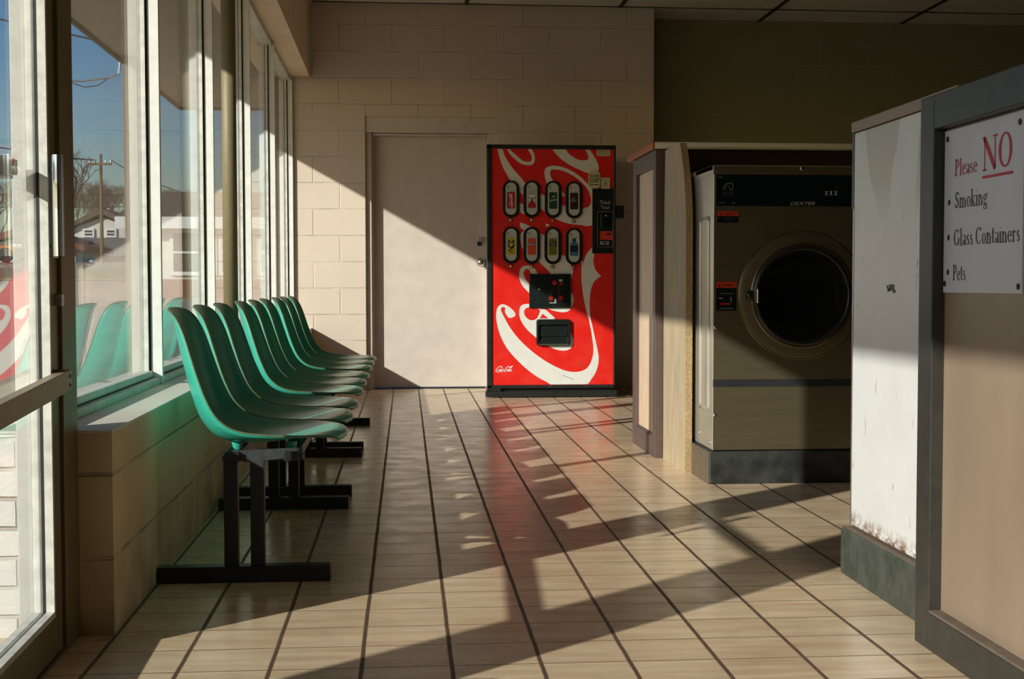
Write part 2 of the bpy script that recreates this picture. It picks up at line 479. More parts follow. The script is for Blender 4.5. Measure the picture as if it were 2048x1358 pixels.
def text_mesh(name, body, width, height, origin, udir, vdir, m, parent, thick=0.0006, shear=0.0, bold=0.0, label=None):
    """block lettering fitted into width x height, origin at its lower left corner"""
    cu = bpy.data.curves.new(name, 'FONT'); cu.body = body; cu.shear = shear
    cu.offset = bold; cu.resolution_u = 3
    tmp = bpy.data.objects.new('tmp_text', cu); COL.objects.link(tmp)
    dg = bpy.context.evaluated_depsgraph_get()
    me = bpy.data.meshes.new_from_object(tmp.evaluated_get(dg))
    bpy.data.objects.remove(tmp); bpy.data.curves.remove(cu)
    s = MB(); s.bm.from_mesh(me); bpy.data.meshes.remove(me)
    xs = [v.co.x for v in s.bm.verts]; ys = [v.co.y for v in s.bm.verts]
    x0, x1, y0, y1 = min(xs), max(xs), min(ys), max(ys)
    U = Vector(udir); V = Vector(vdir); N = U.cross(V)
    O = Vector(origin)
    for v in s.bm.verts:
        v.co = O + U * ((v.co.x - x0) / (x1 - x0) * width) + V * ((v.co.y - y0) / (y1 - y0) * height) + N * thick
    return s.build(name, m, parent, label=label)

# the shop front is a touch out of square with the tiles
TH = 0.0052
FAC = Matrix.Rotation(TH, 4, 'Z')
def fac(s):
    return s.xf(FAC)
def fx(x, y):
    return x - TH * y

# ================================================================== THE ROOM
YB, YR = 11.75, 12.25          # back wall, recessed wall
XR_ = 7.5                      # right wall
Y0_ = -7.0                     # wall behind the viewer
ZC = 2.985
o = MB().box(-0.95, XR_, Y0_, YR, -0.06, 0).build('floor', M['tile'], kind='structure', label='beige glazed tile floor with dark lengthwise grout')

# ceiling: sagging boards between dark strips
cl = structure('ceiling', 'cream ceiling boards with dark strips')
s = MB(); xs = [-0.72, 0.475, 1.675, 2.9, 4.1, 5.3, 6.5, XR_]
def sag(x, y):
    for a, b in zip(xs, xs[1:]):
        if a <= x <= b:
            u = (x - a) / (b - a); v = ((y - 11.72) / 1.22) % 1.0
            return -0.022 * math.sin(math.pi * u) ** 0.7 * math.sin(math.pi * v) ** 0.7 if y < 11.72 else 0
    return 0
gx = [-0.95] + [a + (b - a) * k / 8 for a, b in zip(xs, xs[1:]) for k in range(8)] + [XR_]
gy = [Y0_ + (YR - Y0_) * k / 120 for k in range(121)]
gv = [[s.bm.verts.new((x, y, ZC + sag(x, y))) for y in gy] for x in gx]
gt = [[s.bm.verts.new((x, y, ZC + 0.06)) for y in gy] for x in gx]
for i in range(len(gx) - 1):
    for j in range(len(gy) - 1):
        s.bm.faces.new((gv[i][j], gv[i][j + 1], gv[i + 1][j + 1], gv[i + 1][j]))
        s.bm.faces.new((gt[i][j], gt[i + 1][j], gt[i + 1][j + 1], gt[i][j + 1]))
s.build('ceiling_board', M['ceil'], cl, smooth=True)
s = MB()
for x in xs[1:-1]:
    s.box(x - 0.016, x + 0.016, Y0_, YR - 0.002, ZC - 0.008, ZC + 0.01)
for k in range(0, 15):
    y = 11.725 - 1.22 * k
    s.box(-0.70, XR_, y - 0.008, y + 0.008, ZC - 0.007, ZC + 0.01)
s.build('ceiling_strip', M['black_bar'], cl)

# back wall with a door opening
DX0, DX1, DZ = -0.309, 0.712, 2.117
s = MB()
s.box(-0.97, DX0, YB, YR, 0, ZC + 0.04)
s.box(DX0, DX1, YB, YR, DZ, ZC + 0.04)
s.box(DX1, 1.944, YB, YR, 0, ZC + 0.04)
s.build('wall_back', M['block_back'], kind='structure', label='cream painted concrete block back wall')
MB().box(1.9, XR_ + 0.2, YR, YR + 0.2, 0, ZC + 0.1).build('wall_back_recess', M['block_recess_shade'], kind='structure', label='shaded recessed block wall behind the washers')
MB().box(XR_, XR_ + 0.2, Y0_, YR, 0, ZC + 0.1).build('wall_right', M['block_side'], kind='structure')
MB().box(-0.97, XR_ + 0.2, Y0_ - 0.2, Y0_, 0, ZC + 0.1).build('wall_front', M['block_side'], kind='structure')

# knee walls under the windows
KZ = 0.483
kw = structure('wall_left', 'low painted block wall under the windows')
for a, b in ((3.575, YB + 0.01), (0.20, 2.26)):
    fac(MB().box(-0.85, -0.665, a, b, 0, KZ - 0.006)).build('knee_wall', M['knee'], kw)
    fac(MB().box(-0.93, -0.85, a + .002, b - .002, 0, KZ - 0.007)).build('outer_brick', M['brick_white'], kw, label='white painted outer brick')
    fac(MB().box(-0.93, -0.664, a - 0.001, b, KZ - 0.006, KZ)).build('ledge', M['ledge'], kw)
fac(MB().box(-0.93, -0.665, Y0_, 0.20, 0, 2.42)).build('fill_blocking_wall', M['block_side'], kw)  # unseen stretch, added as solid wall to cut the fill light from behind
fac(MB().box(-0.97, -0.665, Y0_, YB + 0.01, 2.41, ZC + 0.03)).build('wall_left_header', M['plaster'], kind='structure', label='painted bulkhead over the windows')

# ------------------------------------------------------------------ windows
def window(n, a, b, label, first=False, last=False):
    w = structure('window_%d' % n, label)
    z0, z1 = KZ, 2.41
    s = MB()
    s.box(-0.872, -0.806, a, b, z0, z0 + 0.022)                  # sill rail
    s.box(-0.862, -0.830, a + .015, b - .015, z0 + 0.025, z0 + 0.046)   # glazing bead
    s.box(-0.872, -0.812, a, b, z1 - 0.03, z1)
    fac(s).build('frame_rail', M['frame_white'], w, bevel=0.002)
    s = MB()
    s.box(-0.866, -0.825, a, b, z0 + 0.022, z0 + 0.025)
    s.box(-0.860, -0.834, a + 0.010, a + 0.014, z0 + .034, z1)
    s.box(-0.860, -0.834, b - 0.014, b - 0.010, z0 + .034, z1)
    fac(s).build('glazing_seal', M['gasket'], w)
    s = MB()                                                      # upright beads beside the glass
    s.box(-0.862, -0.841, a + 0.002, a + 0.024, z0 + .034, z1 - .03)
    s.box(-0.862, -0.841, b - 0.024, b - 0.002, z0 + .034, z1 - .03)
    fac(s).build('glazing_bead', M['frame_white'], w)
    s = MB()
    s.box(-0.866, -0.797, b - 0.012, b + 0.012, z0 + .002, z1)
    fac(s).build('mullion', M['trim_white'], w, bevel=0.0015)
    s = MB(); s.box(-0.853, -0.848, a + 0.02, b - 0.02, z0 + 0.03, z1 - 0.02)
    fac(s).build('pane', M['glass'], w)
    return w
ys = [3.575, 5.22, 6.72, 8.40, 10.05, 11.735]
nm = ['window by the glass door', 'second window from the glass door', 'window behind the brass pipe', 'fourth window along the benches', 'window meeting the back wall']
for i in range(5):
    window(i + 1, ys[i], ys[i + 1], 'tall white framed ' + nm[i])
ys2 = [2.26, 0.20]
for i in range(1):
    window(7 + i, ys2[i + 1], ys2[i], 'tall white framed window on the near side of the door')

# pipe column on the ledge
fac(MB().tube([(-0.757, 6.96, KZ), (-0.757, 6.96, 2.41)], 0.033, 24)).build('trim_1', M['pipe'], smooth=True, kind='structure', label='brass coloured vertical pipe on the window ledge')

# ------------------------------------------------------------------ glass entry door
d1 = structure('door_1', 'glass entry door in a bronze frame')
s = MB()
s.box(-0.80, -0.742, 3.430, 3.575, 0, 2.41)
s.box(-0.80, -0.742, 2.26, 2.385, 0, 2.41)
s.box(-0.80, -0.742, 2.385, 3.43, 2.06, 2.13)
s.box(-0.80, -0.742, 2.385, 3.43, 2.35, 2.41)
fac(s).build('door_frame', M['bronze'], d1, bevel=0.002)
s = MB()
s.box(-0.848, -0.805, 3.440, 3.575, 0, 2.41)
s.box(-0.865, -0.805, 2.26, 2.375, 0, 2.41)
fac(s).build('outer_frame', M['trim_white'], d1, bevel=0.002)
s = MB(); s.box(-0.93, -0.742, 2.385, 3.43, 0, 0.008)
fac(s).build('threshold', M['bronze'], d1)
s = MB(); s.box(-0.785, -0.78, 2.385, 3.43, 2.13, 2.35)
fac(s).build('transom_pane', M['glass_door'], d1)
HX, HY = -0.775, 3.425
AJ = FAC @ Matrix.Translation((HX, HY, 0)) @ Matrix.Rotation(0.018, 4, 'Z') @ Matrix.Translation((-HX, -HY, 0))
leaf = lambda s: s.xf(AJ)
s = MB()
s.box(-0.793, -0.749, 3.345, 3.418, 0.012, 2.05)
s.box(-0.793, -0.749, 2.395, 2.465, 0.012, 2.05)
s.box(-0.793, -0.749, 2.465, 3.345, 0.012, 0.098)
s.box(-0.793, -0.749, 2.465, 3.345, 1.97, 2.05)
leaf(s).build('door_stile', M['bronze'], d1, bevel=0.002)
s = MB()
s.box(-0.766, -0.7485, 3.333, 3.346, 0.10, 1.97)
s.box(-0.793, -0.778, 3.333, 3.346, 0.10, 1.97)
s.box(-0.766, -0.7485, 2.464, 2.477, 0.10, 1.97)
s.box(-0.793, -0.778, 2.464, 2.477, 0.10, 1.97)
s.box(-0.766, -0.7485, 2.464, 3.346, 0.097, 0.110)
s.box(-0.793, -0.778, 2.464, 3.346, 0.097, 0.110)
leaf(s).build('glazing_stop', M['frame_white'], d1)
s = MB()
s.box(-0.778, -0.766, 3.338, 3.35, 0.10, 1.97)
s.box(-0.778, -0.766, 2.46, 2.472, 0.10, 1.97)
s.box(-0.778, -0.766, 2.464, 3.346, 0.097, 0.105)
leaf(s).build('glazing_seal', M['gasket'], d1)
s = MB(); s.box(-0.774, -0.770, 2.468, 3.342, 0.102, 1.968)
leaf(s).build('pane', M['glass_door'], d1)
# slightly sagging cross bar
s = MB()
def bar(s, y0, z0, y1, z1, h, x0, x1):
    s.prism([(x0, y0, z0), (x0, y0, z0 + h), (x0, y1, z1 + h), (x0, y1, z1)], (x1 - x0, 0, 0))
bar(s, 3.425, 0.588, 2.40, 0.545, 0.046, -0.747, -0.722)
br_ = leaf(s).build('cross_bar', M['rail_alu'], d1, bevel=0.002)
s = MB()
for z in (0.600, 0.620): s.lathe((-0.722, 3.405, z), (1, 0, 0), [(0, 0.002), (0.004, 0.0015), (0.0045, -0.001)], 10)
leaf(s).build('screw', M['gasket'], br_)
# outer push bar with its shadow on the frame
s = MB(); s.box(-0.836, -0.812, 2.45, 3.30, 1.045, 1.088)
for y in (2.52, 3.24): s.box(-0.812, -0.793, y - .02, y + .02, 1.05, 1.083)
leaf(s).build('push_bar', M['rail_alu'], d1, bevel=0.003)
s = MB()
s.tube([(-0.717, 3.285, 0.882), (-0.717, 3.285, 1.096)], 0.012, 16)
for z in (0.905, 1.07): s.tube([(-0.717, 3.285, z), (-0.728, 3.32, z), (-0.752, 3.365, z)], 0.005, 8)
leaf(s).build('door_handle', M['chrome'], d1, smooth=False)
s = MB(); s.box(-0.749, -0.742, 3.355, 3.40, 0.88, 1.10); s.box(-0.75, -0.735, 3.395, 3.42, 0.775, 0.80)
leaf(s).build('handle_plate', M['steel_dull'], d1)

# ------------------------------------------------------------------ white back door
d2 = structure('door_2', 'closed white painted door beside the vending machine')
s = MB()
yf = YB + 0.035
s.box(DX0, -0.262, yf, YB + 0.2, 0, 1.995); s.box(0.640, DX1, yf, YB + 0.2, 0, 1.995)
s.box(DX0, DX1, yf - 0.02, YB + 0.2, 1.995, DZ)
s.box(-0.262, -0.238, YB + 0.13, YB + 0.2, 0, 1.995); s.box(0.625, 0.640, YB + 0.13, YB + 0.2, 0, 1.995)
s.build('door_frame', M['door_paint'], d2, bevel=0.003)
s = MB(); s.box(-0.262, -0.25, yf + .02, yf + .10, 0, 1.985); s.box(-0.262, 0.64, yf + .02, yf + .1, 1.975, 1.99)
s.build('door_stop', M['door_paint'], d2, bevel=0.002)
s = MB(); s.box(-0.255, 0.635, YB + 0.125, YB + 0.17, 0.012, 1.975)
slab = s.build('door_panel', M['door_paint'], d2, bevel=0.002)
MB().box(-0.26, 0.64, YB + 0.10, YR - 0.02, -0.0, 0.006).build('threshold', M['black_bar'], d2)
yd = YB + 0.125
s = MB()
s.lathe((0.590, yd, 0.995), (0, -1, 0), [(0.0, -0.001), (0.036, -0.001), (0.034, 0.008), (0.014, 0.012), (0.013, 0.035), (0.024, 0.042), (0.029, 0.055), (0.026, 0.068), (0.012, 0.074), (0.0, 0.074)], 28)
s.build('door_knob', M['chrome'], slab, smooth=True)
s = MB(); s.box(0.598, 0.636, yd - 0.004, yd, 1.158, 1.196); s.box(0.575, 0.60, yd - 0.012, yd - 0.002, 1.165, 1.19)
s.build('hasp', M['steel_dull'], slab, bevel=0.001)
s = MB(); s.box(0.634, 0.640, yd - 0.03, yd + 0.0, 0.95, 1.03); s.build('strike_plate', M['brown_dark'], slab)
# padlock hanging from the hasp
pl = thing('padlock', (0.577, yd - 0.012, 1.14), 'small padlock with a black body hanging from the hasp of the white door', 'padlock')
MB().box(0.561, 0.594, yd - 0.024, yd - 0.004, 1.125, 1.155).build('lock_body', M['ink'], pl, bevel=0.002)
MB().tube([(0.568, yd - .014, 1.154), (0.568, yd - .014, 1.172), (0.572, yd - .014, 1.181), (0.579, yd - .014, 1.184), (0.586, yd - .014, 1.179), (0.588, yd - .014, 1.170), (0.588, yd - .014, 1.154)], 0.0032, 8).build('shackle', M['chrome'], pl, smooth=True)

# ================================================================== OUTSIDE
# the ground climbs gently away from the building
def ground(y): 
    P = [(-30, -.06), (14, -.06), (40, .45), (60, 1.65), (75, 1.9), (110, 2.6), (220, 3.0)]
    for (a, za), (b, zb) in zip(P, P[1:]):
        if a <= y <= b: return za + (zb - za) * (y - a) / (b - a)
    return P[-1][1]
s = MB()
P = [(-30, -.06), (14, -.06), (40, .45), (60, 1.65), (75, 1.9), (110, 2.6), (220, 3.0)]
for (a, za), (b, zb) in zip(P, P[1:]):
    x1 = -2.4 if b <= 14.1 else 40
    s.face([(-160, a, za), (x1, a, za), (x1, b, zb), (-160, b, zb)])
bmesh.ops.remove_doubles(s.bm, verts=s.bm.verts, dist=0.001)
s.build('terrain', M['asphalt'], kind='structure', label='sunlit parking area outside')
fac(MB().box(-2.4, -0.93, -8, 16, -0.16, -0.02)).build('sidewalk', M['walk'], kind='structure')
MB().prism([(-60, 48, ground(48) + .02), (-7.5, 48, ground(48) + .02), (-7.5, 55, ground(55) + .03), (-60, 55, ground(55) + .03)], (0, 0, .03)).build('grass_strip', M['grass'], kind='structure')
s = MB()
s.box(-2.125, -0.95, -6, 15.3, 2.575, 2.70)
rf = fac(s).build('porch_roof', M['eave_soffit'], kind='structure', label='wide eave over the walk outside the windows')
s = MB(); s.box(-2.15, -2.123, -6, 15.32, 2.55, 2.80); s.box(-2.15, -0.95, 15.29, 15.33, 2.55, 2.80)
fac(s).build('fascia', M['eave_fascia'], rf)
for y in (1.25, 6.57, 11.9):
    fac(MB().box(-2.09, -1.99, y, y + .1, -0.02, 2.575)).build('porch_post', M['post_brown'], kind='structure', label='square brown porch post under the eave')
fac(MB().box(-0.97, -0.93, YB, 15.2, 0, 2.575)).build('wall_outer', M['brick_white'], kind='structure')
fac(MB().box(-2.3, -0.93, 3.92, 4.06, -0.02, 0.475)).build('wall_wing', M['brick_white'], kind='structure', label='low white painted brick wall outside the door')

# houses
def house(name, label, x0, x1, y0, y1, ze, zr, wall, roof, wins, axis='y', brick=None, doors=()):
    gz = ground(y0) - 0.05
    h = thing(name, ((x0 + x1) / 2, (y0 + y1) / 2, gz), label, 'house')
    s = MB().box(x0, x1, y0, y1, gz, ze); s.build('wall', wall, h)
    if axis == 'x':      # ridge runs along x, eave towards the viewer
        ym = (y0 + y1) / 2
        s = MB().prism([(x0, y0, ze), (x0, y1, ze), (x0, ym, zr - 0.2)], (x1 - x0, 0, 0)); s.build('gable', wall, h)
        s = MB().prism([(x0 - .4, y0 - .5, ze - .1), (x0 - .4, ym, zr), (x0 - .4, y1 + .5, ze - .1), (x0 - .4, y1 + .5, ze + .1), (x0 - .4, ym, zr + .2), (x0 - .4, y0 - .5, ze + .1)], (x1 - x0 + .8, 0, 0)); s.build('roof', roof, h)
        MB().box(x0 - .4, x1 + .4, y0 - .55, y0 - .48, ze - .2, ze + .1).build('gutter', M['win_white'], h)
    else:
        xm = (x0 + x1) / 2
        s = MB().prism([(x0, y0, ze), (x1, y0, ze), (xm, y0, zr - 0.2)], (0, y1 - y0, 0)); s.build('gable', wall, h)
        s = MB().prism([(x0 - .5, y0 - .4, ze - .2), (xm, y0 - .4, zr), (x1 + .5, y0 - .4, ze - .2), (x1 + .5, y0 - .4, ze + .05), (xm, y0 - .4, zr + .3), (x0 - .5, y0 - .4, ze + .05)], (0, y1 - y0 + .8, 0)); s.build('roof', roof, h)
    if brick: MB().box(x0 - .05, x1 + .05, y0 - .08, y0, gz, brick).build('brick_base', M['brick_red'], h)
    for (a, b, c, d) in wins:
        f = MB().box(a - .1, b + .1, y0 - .12, y0 - .02, c - .1, d + .1).build('window_frame', M['win_white'], h)
        mm = (c + d) / 2
        s = MB().box(a, b, y0 - .135, y0 - .1, c, mm - .03); s.box(a, b, y0 - .135, y0 - .1, mm + .03, d); s.build('window_glass', M['win_dark'], f)
    return h
house('ranch_house', 'low ranch house with brown roof, white windows and a red brick base', -7.0, 8.0, 40, 48, 2.45, 3.25, M['siding'], M['roof_brown'],
      [(-6.0, -5.0, 1.15, 2.15), (-4.75, -4.1, 1.15, 2.15), (-3.75, -3.1, 1.15, 2.15), (-1.6, -0.7, 1.15, 2.15)], axis='x', brick=0.95)
house('gambrel_house', 'tall pale house with a dark front roof and two small upper windows', -18.4, -14.9, 85.3, 94, 3.85, 4.7, M['siding'], M['roof_brown'],
      [(-17.6, -17.2, 3.5, 3.78), (-16.4, -16.0, 3.5, 3.78)])
s = MB().prism([(-18.9, 80.5, 2.3), (-14.6, 80.5, 2.3), (-15.2, 84.4, 3.35), (-18.3, 84.4, 3.35)], (0, 0.2, 0.0))
h2 = thing('lean_to_shed', (-17.1, 82, 2.0), 'low dark roofed porch in front of the tall pale house', 'shed')
s.build('roof', M['roof_grey'], h2); MB().box(-18.6, -14.9, 81, 84.4, 2.0, 2.4).build('wall', M['brick_red'], h2)
house('white_cottage', 'small white cottage with a red roof at the left', -19.2, -14.9, 70, 76, 2.5, 3.15, M['siding'], M['roof_red'], [(-15.9, -15.5, 2.05, 2.4)])
house('far_left_house', 'dark roofed house seen past the glass door', -33, -24, 74, 84, 3.4, 5.0, M['siding'], M['roof_grey'], [(-30, -29, 2.3, 3.0), (-27, -26, 2.3, 3.0)])
t = thing('pickup_truck', (-14.9, 60, 1.65), 'orange and dark pickup truck parked by the white cottage', 'truck')
MB().box(-15.8, -12.9, 59.2, 60.9, 1.9, 2.3).build('truck_body', M['truck'], t, bevel=0.08)
MB().box(-14.4, -13.5, 59.35, 60.75, 2.3, 2.62).build('cab', M['plastic_black'], t, bevel=0.1)
for x in (-15.2, -13.5):
    MB().lathe((x, 59.15, 1.93), (0, 1, 0), [(0, 0), (.27, 0), (.29, .05), (.29, .2), (0, .2)], 16).build('wheel', M['ink'], t)

# utility pole and wires
pp = thing('utility_pole', (-11.75, 60, 1.5), 'weathered wooden utility pole with a cross arm beyond the parking area', 'utility pole')
MB().tube([(-11.75, 60, 1.5), (-11.75, 60, 5.85)], 0.075, 10, r2=0.055).build('pole', M['pole_wood'], pp)
MB().box(-12.2, -11.3, 59.87, 59.95, 5.42, 5.50).build('cross_arm', M['pole_wood'], pp)
for x in (-12.15, -11.95, -11.55, -11.35):
    MB().lathe((x, 59.9, 5.50), (0, 0, 1), [(0.03, 0), (0.035, .04), (0.02, .10), (0, .10)], 8).build('insulator', M['steel_dull'], pp)
def wire(a, b, sagv, r, label):
    a = Vector(a); b = Vector(b)
    pts = [a.lerp(b, k / 14) + Vector((0, 0, -sagv * 4 * (k / 14) * (1 - k / 14))) for k in range(15)]
    tag(MB().tube(pts, r, 6).build('overhead_cable', M['cable']), label, 'cable', 'overhead wires outside the windows')
wire((-12.15, 59.9, 5.62), (-30, 30, 9.5), 0.9, 0.02, 'black overhead cable running left from the pole cross arm')
wire((-11.95, 59.9, 5.62), (-31, 34, 7.6), 0.9, 0.02, 'lower black cable leaving the pole towards the left')
wire((-11.35, 59.9, 5.62), (-4, 48.6, 3.4), 0.5, 0.018, 'black cable dropping from the pole to the ranch house')
wire((-45, 70, 5.6), (-5, 72, 5.1), 0.4, 0.022, 'straight black cable across the treetops')
wire((-45, 70, 4.9), (-5, 72, 4.6), 0.4, 0.022, 'lower black cable across the treetops')
wire((-28, 24, 11.2), (-2.15, 12, 2.66), 0.5, 0.008, 'thin service wire coming down to the eave')
a = thing('service_mast', (-2.205, 12.1, 2.60), 'metal service arm with a looped cable at the eave corner', 'service arm')
MB().tube([(-2.205, 12.1, 2.60), (-2.22, 12.1, 2.46), (-2.3, 12.1, 2.43), (-2.52, 12.1, 2.40), (-2.66, 12.1, 2.41)], 0.008, 8).build('arm', M['steel_dull'], a)
MB().tube([(-2.3, 12.1, 2.43), (-2.38, 12.1, 2.37), (-2.48, 12.1, 2.355), (-2.56, 12.1, 2.38), (-2.6, 12.1, 2.40)], 0.004, 6).build('cable_loop', M['cable'], a)

# bare trees
def tree(loc, h, seed, label, spread=0.5, depth=5):
    random.seed(seed)
    s = MB()
    def grow(p, d, L, r, k):
        e = p + d * L
        mid = p.lerp(e, 0.5) + Vector((random.uniform(-1, 1), random.uniform(-1, 1), 0)) * L * 0.05
        s.tube([p, mid, e], r, 4 if k < 3 else 5, False, r2=r * 0.65)
        if k == 0: return
        for i in range(3 if k > 2 else 3):
            q = Vector((random.uniform(-1, 1), random.uniform(-1, 1), random.uniform(-0.1, 1.0))).normalized()
            grow(e, (d + q * spread * 1.6).normalized(), L * random.uniform(0.62, 0.8), r * 0.62, k - 1)
    grow(Vector(loc), Vector((0, 0, 1)), h * 0.3, h * 0.02, depth)
    o = s.build('bare_tree', M['bark'])
    # move origin to the trunk foot
    o.data.transform(Matrix.Translation(-Vector(loc))); o.location = loc
    tag(o, label, 'tree', 'bare trees outside')
tree((-14.2, 66, 1.7), 5.4, 3, 'bare branching tree left of the utility pole')
treeline = [(-38, 108, 9.0, 'leftmost far bare tree beyond the dark roofed house'), (-20.5, 112, 9.6, 'back row bare tree above the tall pale house roof'), (-27.5, 122, 9.8, 'back row bare tree above the white cottage'), (-15, 113, 9.2, 'back row bare tree right of the utility pole'), (-34, 100, 8.5, 'far bare tree at the left end of the tree line'), (-29, 104, 9.5, 'second far bare tree from the left of the tree line'), (-25.5, 98, 8.2, 'bare tree behind the white cottage'),
            (-22, 106, 9.4, 'tall bare tree between cottage and tall pale house'), (-19, 99, 8.0, 'bare tree left behind the tall pale house'), (-16, 104, 8.8, 'bare tree right behind the tall pale house'),
            (-12.8, 98, 7.6, 'bare tree between the tall pale house and the ranch house'), (-9.5, 109, 8.2, 'bare tree over the left end of the ranch house'), (-5.5, 99, 8, 'bare tree over the middle of the ranch house roof')]
for i, (x, y, h, lb) in enumerate(treeline):
    tree((x, y, ground(y) - .1), h * 0.62, 20 + i, lb, 0.7, 7)

# ================================================================== TANDEM SEATS
CEN = [(-.172, .392), (-.176, .404), (-.200, .411), (-.245, .406), (-.30, .396), (-.36, .387), (-.43, .381), (-.49, .386), (-.535, .406), (-.572, .452), (-.596, .52), (-.614, .59), (-.630, .655), (-.643, .710), (-.654, .742), (-.663, .755)]
RIM = [(-.190, .388), (-.196, .396), (-.215, .402), (-.245, .405), (-.30, .407), (-.36, .409), (-.425, .415), (-.47, .427), (-.503, .448), (-.530, .482), (-.556, .54), (-.580, .612), (-.600, .674), (-.621, .720), (-.642, .744), (-.657, .752)]
WID = [.125, .165, .200, .220, .231, .235, .235, .234, .232, .228, .221, .212, .201, .186, .160, .115]
def cr(L, t):
    """Catmull-Rom through a list of tuples / floats"""
    n = len(L) - 1
    i = min(int(t * n), n - 1); f = t * n - i
    g = lambda k: L[max(0, min(n, k))]
    def one(a, b, c, d): return 0.5 * (2 * b + (c - a) * f + (2 * a - 5 * b + 4 * c - d) * f * f + (3 * b - a - 3 * c + d) * f ** 3)
    if isinstance(L[0], tuple): return tuple(one(g(i - 1)[k], g(i)[k], g(i + 1)[k], g(i + 2)[k]) for k in range(2))
    return one(g(i - 1), g(i), g(i + 1), g(i + 2))
def shell_pt(t, s_):
    c = cr(CEN, t); r = cr(RIM, t); w = cr(WID, t)
    k = abs(s_) ** (2.4 + 2.0 * min(1.0, max(0.0, (t - 0.12) / 0.2)) * (1 - max(0.0, (t - 0.75) / 0.25)))
    return Vector((c[0] + (r[0] - c[0]) * k, w * s_, c[1] + (r[1] - c[1]) * k))
def seat_shell(parent, yc):
    s = MB(); NU, NV = 60, 26
    g = [[s.bm.verts.new(shell_pt(i / NU, -1 + 2 * j / NV) + Vector((0, yc, 0))) for j in range(NV + 1)] for i in range(NU + 1)]
    for i in range(NU):
        for j in range(NV):
            s.bm.faces.new((g[i][j], g[i][j + 1], g[i + 1][j + 1], g[i + 1][j]))
    o = s.build('seat_shell', M['shell'], parent, smooth=True)
    so = o.modifiers.new('thick', 'SOLIDIFY'); so.thickness = 0.006; so.offset = 0
    rim = [shell_pt(i / NU, -1) for i in range(NU + 1)] + [shell_pt(1, -1 + 2 * j / 10) for j in range(1, 10)] + [shell_pt(i / NU, 1) for i in range(NU, -1, -1)] + [shell_pt(0, 1 - 2 * j / 10) for j in range(1, 11)]
    rim = [p + Vector((0, yc, 0)) for p in rim]
    MB().tube(rim, 0.0030, 6, False).build('edge_trim', M['edge_tan'], o, smooth=True)
    s = MB()                                           # moulded bosses under the pan
    for dx in (-0.47, -0.32):
        for dy in (-0.13, 0.13):
            s.lathe((dx, yc + dy, 0.364), (0, 0, 1), [(0, 0), (0.012, 0), (0.016, 0.020), (0, 0.022)], 14)
            s.build('mounting_boss', M['shell'], o)
            s = MB()
    return o

def bench():
    root = thing('tandem_seat_bench', (-0.44, 0, 0), '', 'bench', 'turquoise shell seat benches along the windows')
    for yc in (-0.5, 0.0, 0.5): seat_shell(root, yc)
    for x in (-0.475, -0.315):
        MB().box(x - 0.02, x + 0.02, -0.72, 0.72, 0.338, 0.364).build('beam', M['black_steel'], root, bevel=0.002)
    for y in (-0.67, 0.67):
        MB().box(-0.682, -0.212, y - 0.025, y + 0.025, 0.0, 0.045).build('foot', M['black_steel'], root, bevel=0.003)
        for x in (-0.483, -0.411):
            MB().box(x - 0.019, x + 0.019, y - 0.019, y + 0.019, 0.045, 0.338).build('leg', M['black_steel'], root, bevel=0.002)
        s = MB()
        q = y - 0.032 if y < 0 else y + 0.026
        s.prism([(-0.503, q, 0.352), (-0.478, q, 0.366), (-0.285, q, 0.374), (-0.285, q, 0.350), (-0.392, q, 0.338), (-0.392, q, 0.312), (-0.430, q, 0.334), (-0.465, q, 0.340)], (0, 0.006, 0))
        s.box(-0.505, -0.285, y - 0.024, y + 0.024, 0.338, 0.350)
        s.build('bracket', M['beam_steel'], root)
    return root
b0 = bench()
spots = [(4.87, 'bench of three turquoise shell seats nearest the glass door'), (6.52, 'middle bench of three turquoise shell seats, behind the nearest one'), (8.13, 'farthest bench of three turquoise shell seats, towards the white door')]
for i, (y, lb) in enumerate(spots):
    b = b0 if i == 0 else copy_tree(b0)
    b.location = (-0.44, y, 0) ; b['label'] = lb

